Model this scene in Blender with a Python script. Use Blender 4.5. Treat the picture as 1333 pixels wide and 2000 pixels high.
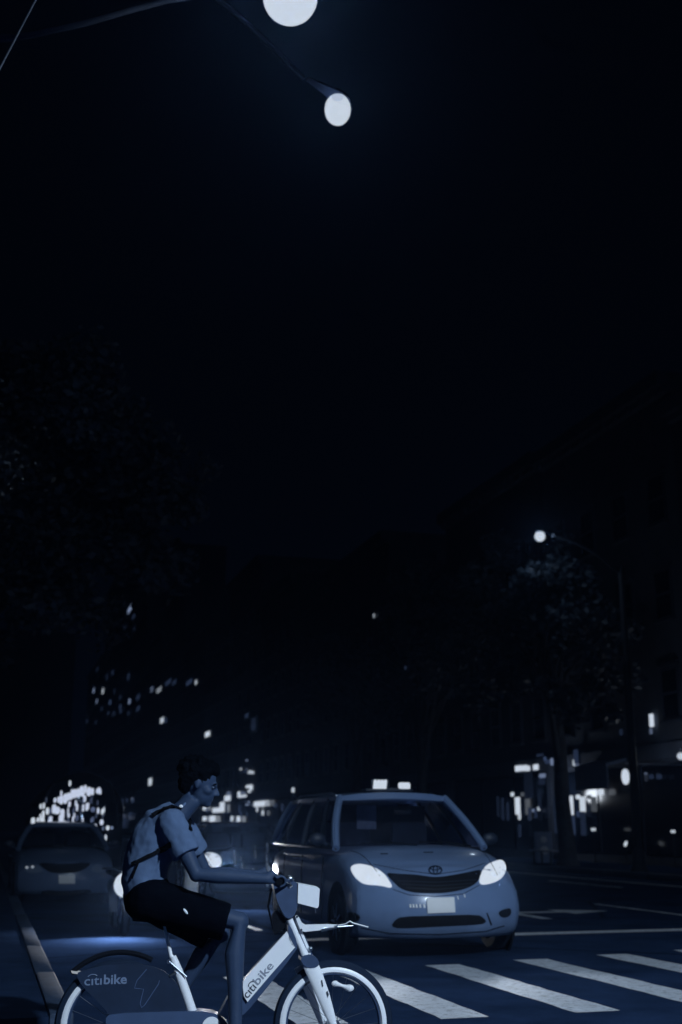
import bpy, bmesh, math, random
import numpy as np
from mathutils import Vector, Matrix, geometry
from mathutils.bvhtree import BVHTree
random.seed(7)
R = math.radians
S = bpy.context.scene
COL = S.collection
for o in list(bpy.data.objects): bpy.data.objects.remove(o)

# ---------------------------------------------------------------- camera
F = 2300.0; W0, H0 = 1333.0, 2000.0; HC = 1.35; HORIZON = 1615.0
PITCH = math.atan((HORIZON - 1000) / F)
cam = bpy.data.cameras.new('camera'); camo = bpy.data.objects.new('camera', cam); COL.objects.link(camo)
cam.sensor_fit = 'VERTICAL'; cam.sensor_height = 36; cam.sensor_width = 24; cam.lens = F / H0 * 36
cam.clip_end = 3000; cam.clip_start = .05
camo.location = (0, 0, HC); camo.rotation_euler = (R(90) + PITCH, 0, 0)
cam.dof.use_dof = True; cam.dof.focus_distance = 6.5; cam.dof.aperture_fstop = 2.0; cam.dof.aperture_blades = 9
S.camera = camo
S.render.resolution_x = 682; S.render.resolution_y = 1024

# ---------------------------------------------------------------- night sky, moonlight, exposure
w = bpy.data.worlds.new("World"); S.world = w; w.use_nodes = True
nt = w.node_tree; nt.nodes.clear()
out = nt.nodes.new('ShaderNodeOutputWorld'); bg = nt.nodes.new('ShaderNodeBackground')
sky = nt.nodes.new('ShaderNodeTexSky'); sky.sky_type = 'NISHITA'; sky.sun_disc = False
sky.sun_elevation = R(38); sky.sun_rotation = R(160)
bw = nt.nodes.new('ShaderNodeRGBToBW'); nt.links.new(sky.outputs[0], bw.inputs[0])
mx = nt.nodes.new('ShaderNodeMix'); mx.data_type = 'RGBA'; mx.blend_type = 'MULTIPLY'; mx.inputs[0].default_value = 1
pw = nt.nodes.new('ShaderNodeMath'); pw.operation = 'POWER'; pw.inputs[1].default_value = .3; nt.links.new(bw.outputs[0], pw.inputs[0])
nt.links.new(pw.outputs[0], mx.inputs[6]); mx.inputs[7].default_value = (.16, .38, 1.0, 1)
nt.links.new(mx.outputs[2], bg.inputs[0]); bg.inputs[1].default_value = 0.0014
nt.links.new(bg.outputs[0], out.inputs[0])
sun = bpy.data.lights.new('moonlight', 'SUN'); sun.energy = .012; sun.angle = R(10); sun.color = (.45, .68, 1)
suno = bpy.data.objects.new('moonlight', sun); COL.objects.link(suno)
suno.rotation_euler = (R(52), 0, R(20)); suno.location = (0, -10, 40)
S.view_settings.view_transform = 'Standard'; S.view_settings.look = 'None'
S.view_settings.exposure = 0; S.view_settings.gamma = 1; S.view_settings.use_curve_mapping = False
S.render.engine = 'CYCLES'

# ---------------------------------------------------------------- geometry of the photograph
AV = R(16.3)
CR = Vector((math.cos(AV), math.sin(AV), 0)); AL = Vector((-math.sin(AV), math.cos(AV), 0))
CAMP = Vector((0, 0, HC)); CR3 = Matrix.Rotation(R(90) + PITCH, 3, 'X')
def ray(px, py):
    return (CR3 @ Vector(((px - W0 / 2) / F, -(py - H0 / 2) / F, -1))).normalized()
def L(lat, al, z=0): return CR * lat + AL * al + Vector((0, 0, z))
def ground(px, py, z=0):
    d = ray(px, py); return CAMP + d * ((z - HC) / d.z)
def atlat(px, py, lat):
    d = ray(px, py); return CAMP + d * (lat / d.dot(CR))
def atalong(px, py, al):
    d = ray(px, py); return CAMP + d * (al / d.dot(AL))
def atdist(px, py, Y):
    d = ray(px, py); return CAMP + d * (Y / d.y)
AVROT = R(90) + AV           # local x = down the avenue, local y = towards picture left

# ---------------------------------------------------------------- materials
MATS = {}
def mat(name, col, rough=.6, metal=0, spec=.5, var=.0, scale=8, bump=0, bscale=60, coat=0, rvar=0):
    if name in MATS: return MATS[name]
    m = bpy.data.materials.new(name); m.use_nodes = True; MATS[name] = m
    n = m.node_tree; b = n.nodes['Principled BSDF']
    b.inputs['Base Color'].default_value = (*col, 1); b.inputs['Roughness'].default_value = rough
    b.inputs['Metallic'].default_value = metal; b.inputs['Specular IOR Level'].default_value = spec
    b.inputs['Coat Weight'].default_value = coat; b.inputs['Coat Roughness'].default_value = .08
    tc = n.nodes.new('ShaderNodeTexCoord')
    if var or rvar:
        t = n.nodes.new('ShaderNodeTexNoise'); t.inputs['Scale'].default_value = scale; t.inputs['Detail'].default_value = 8
        t.inputs['Roughness'].default_value = .65
        n.links.new(tc.outputs['Object'], t.inputs['Vector'])
        if var:
            r = n.nodes.new('ShaderNodeValToRGB')
            r.color_ramp.elements[0].position = .3; r.color_ramp.elements[1].position = .7
            r.color_ramp.elements[0].color = (*[c * (1 - var) for c in col], 1)
            r.color_ramp.elements[1].color = (*[min(1, c * (1 + var)) for c in col], 1)
            n.links.new(t.outputs[0], r.inputs[0]); n.links.new(r.outputs[0], b.inputs['Base Color'])
        if rvar:
            q = n.nodes.new('ShaderNodeMapRange'); q.inputs[3].default_value = max(0, rough - rvar); q.inputs[4].default_value = min(1, rough + rvar)
            q.inputs[1].default_value = .3; q.inputs[2].default_value = .7
            n.links.new(t.outputs[0], q.inputs[0]); n.links.new(q.outputs[0], b.inputs['Roughness'])
    if bump:
        t = n.nodes.new('ShaderNodeTexNoise'); t.inputs['Scale'].default_value = bscale; t.inputs['Detail'].default_value = 5
        n.links.new(tc.outputs['Object'], t.inputs['Vector'])
        bp_ = n.nodes.new('ShaderNodeBump'); bp_.inputs['Strength'].default_value = bump; bp_.inputs['Distance'].default_value = .01
        n.links.new(t.outputs[0], bp_.inputs['Height']); n.links.new(bp_.outputs[0], b.inputs['Normal'])
    return m
def glow(k, tint=0):
    """a lit thing; k scales the brightness, tint makes dim lights bluer"""
    name = 'glow_%.3f_%.2f' % (k, tint)
    if name in MATS: return MATS[name]
    m = bpy.data.materials.new(name); m.use_nodes = True; MATS[name] = m
    n = m.node_tree; n.nodes.clear()
    o = n.nodes.new('ShaderNodeOutputMaterial'); e = n.nodes.new('ShaderNodeEmission')
    a = Vector((.76, .86, 1.0)); b = Vector((.14, .34, 1.0)); c = a.lerp(b, tint)
    t = n.nodes.new('ShaderNodeTexNoise'); t.inputs['Scale'].default_value = 3
    r = n.nodes.new('ShaderNodeValToRGB')
    r.color_ramp.elements[0].color = (*(c * .88), 1); r.color_ramp.elements[1].color = (*c, 1)
    n.links.new(t.outputs[0], r.inputs[0]); n.links.new(r.outputs[0], e.inputs[0])
    e.inputs[1].default_value = .46 * k
    n.links.new(e.outputs[0], o.inputs[0])
    return m
def glass(name, col=(.01, .018, .035), tr=.45):
    if name in MATS: return MATS[name]
    m = bpy.data.materials.new(name); m.use_nodes = True; MATS[name] = m
    n = m.node_tree; n.nodes.clear()
    o = n.nodes.new('ShaderNodeOutputMaterial'); mixs = n.nodes.new('ShaderNodeMixShader')
    t = n.nodes.new('ShaderNodeBsdfTransparent'); t.inputs[0].default_value = (tr, tr, tr * 1.1, 1)
    g = n.nodes.new('ShaderNodeBsdfGlossy'); g.inputs['Roughness'].default_value = .06; g.inputs[0].default_value = (.6, .75, 1, 1)
    fr = n.nodes.new('ShaderNodeFresnel'); fr.inputs[0].default_value = 1.4
    n.links.new(fr.outputs[0], mixs.inputs[0]); n.links.new(t.outputs[0], mixs.inputs[1]); n.links.new(g.outputs[0], mixs.inputs[2])
    n.links.new(mixs.outputs[0], o.inputs[0])
    return m

# ---------------------------------------------------------------- mesh helpers
class MB:
    def __init__(s): s.v = []; s.f = []
    def add(s, v, f):
        b = len(s.v); s.v += [Vector(p) for p in v]; s.f += [[i + b for i in q] for q in f]; return s
    def box(s, c, d, rot=None, bev=0):
        x, y, z = d[0] / 2, d[1] / 2, d[2] / 2
        if bev:
            bm = bmesh.new(); bmesh.ops.create_cube(bm, size=1)
            for q in bm.verts: q.co = Vector((q.co.x * d[0], q.co.y * d[1], q.co.z * d[2]))
            bmesh.ops.bevel(bm, geom=bm.edges[:], offset=bev, segments=2, affect='EDGES', profile=.5)
            bm.verts.index_update()
            P = [q.co.copy() for q in bm.verts]; Fs = [[q.index for q in f.verts] for f in bm.faces]; bm.free()
        else:
            P = [Vector((sx * x, sy * y, sz * z)) for sx in (-1, 1) for sy in (-1, 1) for sz in (-1, 1)]
            Fs = [(0, 1, 3, 2), (4, 6, 7, 5), (0, 4, 5, 1), (2, 3, 7, 6), (0, 2, 6, 4), (1, 5, 7, 3)]
        if rot is not None: P = [rot @ p for p in P]
        return s.add([p + Vector(c) for p in P], Fs)
    def tube(s, pts, rad, n=10, flat=None, cap=True):
        pts = [Vector(p) for p in pts]
        if not hasattr(rad, '__len__'): rad = [rad] * len(pts)
        t0 = (pts[1] - pts[0]).normalized(); up = Vector((0, 0, 1)) if abs(t0.z) < .9 else Vector((1, 0, 0))
        nrm = t0.cross(up).normalized(); rings = []
        for i, p in enumerate(pts):
            a = pts[max(0, i - 1)]; b = pts[min(len(pts) - 1, i + 1)]; t = (b - a).normalized()
            nrm = (nrm - t * nrm.dot(t)).normalized(); bn = t.cross(nrm)
            r = rad[i]; r1, r2 = r if hasattr(r, '__len__') else (r, r)
            rings.append([p + nrm * (math.cos(2 * math.pi * k / n) * r1) + bn * (math.sin(2 * math.pi * k / n) * r2) for k in range(n)])
        v = [q for r in rings for q in r]; f = []
        for i in range(len(rings) - 1):
            for k in range(n): f.append((i * n + k, i * n + (k + 1) % n, (i + 1) * n + (k + 1) % n, (i + 1) * n + k))
        if cap: f.append(tuple(reversed(range(n)))); f.append(tuple((len(rings) - 1) * n + k for k in range(n)))
        return s.add(v, f)
    def lathe(s, prof, M=None, n=32, closed=False):
        """prof: (radius, height) turned about local z"""
        v = []; f = []; m = len(prof)
        for k in range(n):
            a = 2 * math.pi * k / n
            for r, h in prof: v.append(Vector((r * math.cos(a), r * math.sin(a), h)))
        for k in range(n):
            for i in range(m if closed else m - 1):
                j = (i + 1) % m; k2 = (k + 1) % n
                f.append((k * m + i, k2 * m + i, k2 * m + j, k * m + j))
        if M is not None: v = [M @ p for p in v]
        return s.add(v, f)
    def prism(s, poly, y0, y1, tr):
        """poly of 2-D points, extruded from depth y0 to y1; tr(a, b, y) -> point"""
        n = len(poly); v = [tr(a, b, y0) for a, b in poly] + [tr(a, b, y1) for a, b in poly]
        f = [tuple(range(n)), tuple(reversed(range(n, 2 * n)))] + [(i, i + n, (i + 1) % n + n, (i + 1) % n) for i in range(n)]
        return s.add(v, f)
    def patch(s, fn, nu, nv, thick=None):
        v = [fn(i / nu, j / nv) for i in range(nu + 1) for j in range(nv + 1)]
        f = [(i * (nv + 1) + j, (i + 1) * (nv + 1) + j, (i + 1) * (nv + 1) + j + 1, i * (nv + 1) + j + 1) for i in range(nu) for j in range(nv)]
        return s.add(v, f)
    def ball(s, c, r, n=12, rot=None):
        r = r if hasattr(r, '__len__') else (r, r, r)
        m = n // 2 + 1; v = []; f = []
        for i in range(m + 1):
            t = math.pi * i / m
            for k in range(n):
                a = 2 * math.pi * k / n
                p = Vector((r[0] * math.sin(t) * math.cos(a), r[1] * math.sin(t) * math.sin(a), r[2] * math.cos(t)))
                if rot is not None: p = rot @ p
                v.append(p + Vector(c))
        for i in range(m):
            for k in range(n): f.append((i * n + k, (i + 1) * n + k, (i + 1) * n + (k + 1) % n, i * n + (k + 1) % n))
        return s.add(v, f)
    def mesh(s, name, m, smooth=True, weld=True, ang=40):
        me = bpy.data.meshes.new(name); me.from_pydata([tuple(p) for p in s.v], [], s.f)
        bm = bmesh.new(); bm.from_mesh(me)
        if weld: bmesh.ops.remove_doubles(bm, verts=bm.verts, dist=1e-5)
        bmesh.ops.recalc_face_normals(bm, faces=bm.faces)
        if smooth:
            for f in bm.faces: f.smooth = True
            for e in bm.edges:
                if len(e.link_faces) == 2 and e.calc_face_angle(0) > R(ang): e.smooth = False
        bm.to_mesh(me); bm.free()
        if m: me.materials.append(m)
        return me
    def build(s, name, m, parent=None, **k):
        o = bpy.data.objects.new(name, s.mesh(name, m, **k)); COL.objects.link(o)
        if parent is not None: o.parent = parent
        return o
def thing(name, label, cat, M=Matrix(), group=None):
    o = bpy.data.objects.new(name, None); COL.objects.link(o); o.empty_display_size = .2
    o.matrix_world = M; return tag(o, label, cat, group)
def tag(o, label, cat, group=None):
    o['label'] = label; o['category'] = cat
    if group: o['group'] = group
    return o
def frame(p, rz): return Matrix.Translation(p) @ Matrix.Rotation(rz, 4, 'Z')
def linkmesh(name, me, parent, M=None):
    o = bpy.data.objects.new(name, me); COL.objects.link(o); o.parent = parent
    if M is not None: o.matrix_local = M
    return o
def light(name, parent, loc, aim, power, cone=None, blend=.6, col=(.80, .88, 1), rad=.08):
    l = bpy.data.lights.new(name, 'SPOT' if cone else 'POINT'); l.energy = power; l.color = col; l.shadow_soft_size = rad
    if cone: l.spot_size = R(cone); l.spot_blend = blend
    o = bpy.data.objects.new(name, l); COL.objects.link(o); o.parent = parent
    o.location = loc
    if aim is not None: o.rotation_euler = (Vector(aim) - Vector(loc)).to_track_quat('-Z', 'Y').to_euler()
    return o
def interp(x, xs, ys): return float(np.interp(x, xs, ys))
def remesh(mb, voxel, smooth=6, name='tmp'):
    """fuse overlapping closed shapes into one continuous skin"""
    o = mb.build(name, None, smooth=False)
    m = o.modifiers.new('r', 'REMESH'); m.mode = 'VOXEL'; m.voxel_size = voxel
    k = o.modifiers.new('s', 'SMOOTH'); k.iterations = smooth; k.factor = .5
    dg = bpy.context.evaluated_depsgraph_get(); dg.update()
    me = bpy.data.meshes.new_from_object(o.evaluated_get(dg)); bpy.data.objects.remove(o)
    for p in me.polygons: p.use_smooth = True
    return me
def text_mb(body, size, extr=.001, offset=0.0):
    c = bpy.data.curves.new('t', 'FONT'); c.body = body; c.size = size; c.extrude = extr; c.offset = offset; c.resolution_u = 3
    o = bpy.data.objects.new('t', c); COL.objects.link(o)
    dg = bpy.context.evaluated_depsgraph_get(); dg.update()
    me = bpy.data.meshes.new_from_object(o.evaluated_get(dg))
    v = [p.co.copy() for p in me.vertices]; f = [list(p.vertices) for p in me.polygons]
    bpy.data.objects.remove(o); bpy.data.curves.remove(c); bpy.data.meshes.remove(me)
    return v, f
def dense(poly, step):
    r = []
    for i, a in enumerate(poly):
        b = poly[(i + 1) % len(poly)]; n = max(1, int(math.hypot(b[0] - a[0], b[1] - a[1]) / step))
        r += [(a[0] + (b[0] - a[0]) * k / n, a[1] + (b[1] - a[1]) * k / n) for k in range(n)]
    return r
def smoothpoly(poly, it=2):
    for _ in range(it):
        q = []
        for i, a in enumerate(poly):
            b = poly[(i + 1) % len(poly)]
            q += [(a[0] * .75 + b[0] * .25, a[1] * .75 + b[1] * .25), (a[0] * .25 + b[0] * .75, a[1] * .25 + b[1] * .75)]
        poly = q
    return poly
def decal(name, poly, bvh, M, m, parent, off=.006, step=6, it=2, thick=.02):
    """a panel whose outline was read off the photograph, laid onto a body's surface with a real thickness"""
    poly = dense(smoothpoly(poly, it), step); n = len(poly); pts = [Vector(p) for p in poly]
    xs = [p[0] for p in poly]; ys = [p[1] for p in poly]
    x = min(xs) + step * .5
    while x < max(xs):
        y = min(ys) + step * .5
        while y < max(ys): pts.append(Vector((x, y))); y += step
        x += step
    res = geometry.delaunay_2d_cdt(pts, [(i, (i + 1) % n) for i in range(n)], [], 1, 1e-4)
    Mi = M.inverted(); o = Mi @ CAMP; fr = []; bk = []; last = None; ds = []
    for p in res[0]:
        d = (Mi.to_3x3() @ ray(p.x, p.y)).normalized(); h = bvh.ray_cast(o, d)
        ds.append((d, h[3] if h[0] is not None else None))
    med = sorted([q for _, q in ds if q is not None]); med = med[len(med) // 2]
    for d, q in ds:
        if q is None or q > med + .5: q = med
        fr.append(o + d * (q - off)); bk.append(o + d * (q + thick))
    mb = MB(); mb.add(fr, [list(f) for f in res[2]])
    b0 = len(fr); cnt = {}
    for f in res[2]:
        for i in range(len(f)):
            e = (f[i], f[(i + 1) % len(f)]); cnt[tuple(sorted(e))] = cnt.get(tuple(sorted(e)), 0) + 1
    mb.v += bk
    mb.f += [[a, b, b + b0, a + b0] for (a, b), c in cnt.items() if c == 1]
    return mb.build(name, m, parent, ang=50)

# common materials
BLACKM = mat('black_rubber', (.004, .006, .011), .8, spec=.1, bump=.2)
DARKP = mat('dark_plastic', (.012, .022, .045), .5, var=.2, scale=20)
CHROME = mat('brushed_metal', (.45, .5, .58), .3, 1)
WHITEP = mat('white_paint', (.72, .75, .8), .45, var=.06, scale=14)
POLEM = mat('pole_paint', (.012, .019, .034), .7, var=.25, scale=6)
GLASS = glass('car_glass')

# ---------------------------------------------------------------- road, pavements, markings
def road_material():
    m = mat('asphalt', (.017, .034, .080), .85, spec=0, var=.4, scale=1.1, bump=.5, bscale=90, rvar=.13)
    n = m.node_tree; b = n.nodes['Principled BSDF']; lk = b.inputs['Base Color'].links[0]; src = lk.from_socket
    tc = n.nodes['Texture Coordinate']
    vo = n.nodes.new('ShaderNodeTexVoronoi'); vo.feature = 'DISTANCE_TO_EDGE'; vo.inputs['Scale'].default_value = .22
    nz = n.nodes.new('ShaderNodeTexNoise'); nz.inputs['Scale'].default_value = 1.5
    mxv = n.nodes.new('ShaderNodeMix'); mxv.data_type = 'VECTOR'; mxv.inputs[0].default_value = .12
    n.links.new(tc.outputs['Object'], mxv.inputs[4]); n.links.new(tc.outputs['Object'], nz.inputs['Vector']); n.links.new(nz.outputs['Color'], mxv.inputs[5])
    n.links.new(mxv.outputs[1], vo.inputs['Vector'])
    r = n.nodes.new('ShaderNodeValToRGB'); r.color_ramp.elements[0].position = .0; r.color_ramp.elements[1].position = .012
    r.color_ramp.elements[0].color = (.35, .35, .35, 1); r.color_ramp.elements[1].color = (1, 1, 1, 1)
    mm = n.nodes.new('ShaderNodeMix'); mm.data_type = 'RGBA'; mm.blend_type = 'MULTIPLY'; mm.inputs[0].default_value = 1
    n.links.new(vo.outputs['Distance'], r.inputs[0]); n.links.new(src, mm.inputs[6]); n.links.new(r.outputs[0], mm.inputs[7])
    sp = n.nodes.new('ShaderNodeTexNoise'); sp.inputs['Scale'].default_value = 160; sp.inputs['Detail'].default_value = 2
    r2 = n.nodes.new('ShaderNodeValToRGB'); r2.color_ramp.elements[0].position = .4; r2.color_ramp.elements[1].position = .72
    r2.color_ramp.elements[0].color = (.75, .75, .75, 1); r2.color_ramp.elements[1].color = (1.8, 1.8, 1.8, 1)
    m2 = n.nodes.new('ShaderNodeMix'); m2.data_type = 'RGBA'; m2.blend_type = 'MULTIPLY'; m2.inputs[0].default_value = 1
    n.links.new(tc.outputs['Object'], sp.inputs['Vector']); n.links.new(sp.outputs[0], r2.inputs[0])
    n.links.new(mm.outputs[2], m2.inputs[6]); n.links.new(r2.outputs[0], m2.inputs[7]); n.links.new(m2.outputs[2], b.inputs['Base Color'])
    return m
ROADM = road_material()
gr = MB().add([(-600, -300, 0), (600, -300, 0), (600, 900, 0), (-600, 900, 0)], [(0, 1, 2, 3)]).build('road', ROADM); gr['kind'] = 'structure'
def paint_material():
    m = mat('road_paint', (.62, .68, .76), .6, var=.15, scale=5, bump=.4, bscale=120)
    n = m.node_tree; b = n.nodes['Principled BSDF']; src = b.inputs['Base Color'].links[0].from_socket; tc = n.nodes['Texture Coordinate']
    t = n.nodes.new('ShaderNodeTexNoise'); t.inputs['Scale'].default_value = 14; t.inputs['Detail'].default_value = 10; t.inputs['Roughness'].default_value = .75
    r = n.nodes.new('ShaderNodeValToRGB'); r.color_ramp.elements[0].position = .50; r.color_ramp.elements[1].position = .70
    mm = n.nodes.new('ShaderNodeMix'); mm.data_type = 'RGBA'; mm.inputs[7].default_value = (.06, .085, .13, 1)
    n.links.new(tc.outputs['Object'], t.inputs['Vector']); n.links.new(t.outputs[0], r.inputs[0]); n.links.new(r.outputs[0], mm.inputs[0])
    n.links.new(src, mm.inputs[6]); n.links.new(mm.outputs[2], b.inputs['Base Color'])
    return m
PAINT = paint_material()
def strip(name, l0, l1, a0, a1, z=.004, jit=.012):
    """one painted bar with slightly ragged edges"""
    mb = MB(); n = 16; v = []
    for i in range(n + 1):
        t = i / n; ll = (l0 + random.uniform(-jit, jit)); lr = (l1 + random.uniform(-jit, jit))
        v += [L(ll, a0 + (a1 - a0) * t, z), L(lr, a0 + (a1 - a0) * t, z)]
    mb.add(v, [(2 * i, 2 * i + 1, 2 * i + 3, 2 * i + 2) for i in range(n)])
    return mb.build(name, PAINT, gr)
for k in range(13):
    lt = 2.24 + 1.07 * k; strip('crosswalk_bar', lt - .02, lt + .35, 8.63, min(13.4, 11.85 + .2 * (lt - 4.2)) if k else 11.5)
def cross_strip(name, a0, a1, l0, l1):
    n = 24; v = []
    for i in range(n + 1):
        t = l0 + (l1 - l0) * i / n; v += [L(t, a0 + random.uniform(-.012, .012), .004), L(t, a1 + random.uniform(-.012, .012), .004)]
    MB().add(v, [(2 * i, 2 * i + 1, 2 * i + 3, 2 * i + 2) for i in range(n)]).build(name, PAINT, gr)
cross_strip('stop_line', 14.75, 15.08, 3.7, 16.6)
for lt in (3.6, 7.1, 10.65, 14.1):
    for k in range(9):
        strip('lane_dash', lt, lt + .1, 16.4 + k * 9, 20.2 + k * 9)
strip('bike_lane_line', 15.6, 15.72, 15.6, 90)
# a turn arrow painted in the second lane
ar = [(8.2, 17.2), (8.38, 17.2), (8.38, 18.4), (9.2, 18.4), (9.2, 18.05), (10.05, 18.55), (9.2, 19.1), (9.2, 18.72), (8.2, 18.72)]
MB().add([L(a, b, .004) for a, b in ar], [tuple(range(len(ar)))]).build('lane_arrow', PAINT, gr)
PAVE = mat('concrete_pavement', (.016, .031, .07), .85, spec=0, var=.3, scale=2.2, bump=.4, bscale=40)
KERBM = mat('granite_kerb', (.035, .058, .105), .7, spec=.3, var=.3, scale=9, bump=.5, bscale=30)
def pavement(name, l0, l1, a0, a1, kerb_l):
    mb = MB(); mb.prism([(l0, a0), (l1, a0), (l1, a1), (l0, a1)], .0, .135, lambda a, b, y: L(a, b, y))
    o = mb.build(name, PAVE, smooth=False); o['kind'] = 'structure'
    # slabs proud of the bed, joints left open
    sz = 1.5; rows = int((l1 - l0) / sz); cols = min(26, int((a1 - a0) / sz)); me = None
    for i in range(rows):
        for j in range(cols):
            if me is None:
                b = MB().box((0, 0, 0), (sz - .014, sz - .014, .012), bev=.003); me = b.mesh('paving_slab', PAVE)
            q = linkmesh('paving_slab', me, o)
            q.location = L(l0 + (i + .5) * sz + (0 if l0 < 0 else .0), a0 + (j + .5) * sz, .139 + random.uniform(-.002, .002)); q.rotation_euler = (0, 0, AV)
    # kerb stones
    n = int((a1 - a0) / 2.4); kb = MB().box((0, 0, 0), (.16, 2.385, .17), bev=.018).mesh('kerb_stone', KERBM)
    for j in range(min(n, 40)):
        q = linkmesh('kerb_stone', kb, o); q.location = L(kerb_l + random.uniform(-.006, .006), a0 + (j + .5) * 2.4, .072); q.rotation_euler = (0, 0, AV + random.uniform(-.002, .002))
    return o
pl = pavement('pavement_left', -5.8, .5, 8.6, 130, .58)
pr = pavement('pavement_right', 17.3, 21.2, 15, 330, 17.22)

# ---------------------------------------------------------------- street lamps
BOWL = glow(1.0)
def bowl_glass(k):
    name = 'bowl_glass_%.2f' % k
    if name in MATS: return MATS[name]
    m = glow(k).copy(); m.name = name; MATS[name] = m; n = m.node_tree
    e = next(q for q in n.nodes if q.type == 'EMISSION'); e.inputs[1].default_value *= 1.55
    o = next(q for q in n.nodes if q.type == 'OUTPUT_MATERIAL'); t = n.nodes.new('ShaderNodeBsdfTransparent'); x = n.nodes.new('ShaderNodeMixShader'); x.inputs[0].default_value = .65
    n.links.new(t.outputs[0], x.inputs[1]); n.links.new(e.outputs[0], x.inputs[2]); n.links.new(x.outputs[0], o.inputs[0]); return m
def lamp_head(mb_arm_end, d, parent, r, power, cone=150, k=1.0, stretch=1.0, soft=.2):
    """cobra-head luminaire: housing shell above, glowing drop bowl below"""
    p = Vector(mb_arm_end); d = Vector(d).normalized()
    rot = d.to_track_quat('X', 'Z').to_matrix().to_4x4()
    M = Matrix.Translation(p) @ rot
    z0 = r * .42 * stretch; hb = MB(); sec = [(-.2, .03, .025), (-.1, .04, .035), (.08, r * .5, .06), (.2, r * .62, .08), (.32, r * .56, .07), (.4, r * .3, .03)]
    v = []; n = 14
    for x, wd, h in sec:
        for q in range(n):
            a = math.pi * q / (n - 1); v.append(M @ Vector((x, -wd * math.cos(a), z0 + h * math.sin(a))))
    f = [(i * n + q, i * n + q + 1, (i + 1) * n + q + 1, (i + 1) * n + q) for i in range(len(sec) - 1) for q in range(n - 1)]
    f += [(i * n + n - 1, i * n, (i + 1) * n, (i + 1) * n + n - 1) for i in range(len(sec) - 1)]
    hb.add(v, f); h = hb.build('lamp_housing', mat('housing_black', (.002, .003, .006), 1, spec=0), parent)
    bb = MB(); bb.ball(M @ Vector((.24, 0, -r * .45 * stretch)), (r, r, r * stretch), 28); b = bb.build('lamp_bowl', bowl_glass(k * 1.25), parent)
    b.visible_shadow = True
    lp = M @ Vector((.24, 0, -r * .5 * stretch)); soft = r * .9
    if power: light('lamp_light', parent, lp, lp + Vector((0, 0, -1)), power, cone, .5, rad=soft, col=(.66, .82, 1))
    return lp
def pole(mb, base, h, r0=.11, r1=.07):
    b = Vector(base)
    mb.tube([b, b + Vector((0, 0, h))], [r0, r1], 14)
    mb.lathe([(.0, .0), (.24, 0), (.24, .06), (.2, .12), (.17, .55), (.125, .65), (.1, .66)], Matrix.Translation(b), 16)
# twin-arm lamp whose two bright heads hang over the junction; its post stands left of the picture
lp1 = atdist(567, 14, 8.95); lp2 = atdist(660, 226, 10.9)
base = Vector((-3.45, 7.5, .14)); M0 = Matrix.Translation(base)
t1 = thing('street_lamp', 'tall twin-armed street lamp with two big glowing heads high over the junction', 'street lamp', M0, 'street lamps')
pm = MB(); pole(pm, (0, 0, 0), 8.2); pm.build('post', POLEM, t1)
ARMM = mat('lamp_arm_paint', (.02, .03, .055), .8, spec=.1, var=.2, scale=8)
pts = [Vector((0, 0, 7.2)), atdist(-60, 84, 7.7) - base, atdist(60, 68, 7.9) - base, atdist(170, 44, 8.1) - base, atdist(260, 18, 8.35) - base, atdist(330, 0, 8.5) - base, atdist(420, -12, 8.7) - base]
pts.append(lp1 - base - (lp1 - base).xy.to_3d().normalized() * .5 + Vector((0, 0, .24)))
am = MB(); am.tube(pts, [.05, .034, .03, .028, .027, .026, .025, .024], 10); am.build('arm', ARMM, t1)
q = lp2 - base; st = Vector((0, 0, 8.1)); e = q - q.xy.to_3d().normalized() * .5 + Vector((0, 0, .2)); pts = []
for i in range(13):
    t = i / 12; u = st.lerp(e, t); u.z = st.z + (e.z - st.z) * math.sin(t * math.pi / 2) + .5 * math.sin(t * math.pi); pts.append(u)
am = MB(); am.tube(pts, [.05 - .02 * i / 12 for i in range(13)], 10); am.build('arm', mat('lamp_arm_black', (.002, .003, .006), 1, spec=0), t1)
lamp_head(lp1 - base + Vector((0, 0, .22)) - (lp1 - base).xy.to_3d().normalized() * .24, (lp1 - base).xy.to_3d(), t1, .245, 300, None)
lamp_head(lp2 - base + Vector((0, 0, .15)) - (lp2 - base).xy.to_3d().normalized() * .24, (lp2 - base).xy.to_3d(), t1, .138, 90, None, stretch=1.25)
# lamp of the same row on the corner behind the camera, the one that lights the near side of things
base = Vector((8.8, -5.2, .14))
t2 = thing('street_lamp', 'street lamp on the corner behind the viewer, out of the picture', 'street lamp', Matrix.Translation(base), 'street lamps')
pm = MB(); pole(pm, (0, 0, 0), 8.6); pm.build('post', POLEM, t2)
am = MB(); pts = [(0, 0, 8.0), (-.3, .3, 8.5), (-.9, .8, 8.75), (-1.6, 1.3, 8.8)]; am.tube(pts, [.06, .055, .05, .04]); am.build('arm', POLEM, t2)
lamp_head((-1.9, 1.5, 8.8), (-.7, .5, 0), t2, .22, 23000, 165)
# lamp over the right pavement
hd = atlat(1055, 1049, 14.6); pb = atlat(1243, 1600, 17.6); pb.z = .14
t3 = thing('street_lamp', 'street lamp with small bright head above the trees at right', 'street lamp', Matrix.Translation(pb), 'street lamps')
hh = hd - pb
pm = MB(); pole(pm, (0, 0, 0), hh.z - .5, .13, .085); pm.build('post', POLEM, t3)
am = MB(); st = Vector((0, 0, hh.z - .7)); d = Vector((hh.x, hh.y, 0)).normalized(); e = hh - d * .5 + Vector((0, 0, .12)); pts = []
for i in range(9):
    t = i / 8; u = st.lerp(e, t); u.z = st.z + (e.z - st.z) * math.sin(t * math.pi / 2); pts.append(u)
am.tube(pts, [.055] * 9); am.build('arm', POLEM, t3)
lamp_head(hh - d * .24 + Vector((0, 0, .09)), d, t3, .15, 90, None, soft=.12)
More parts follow.
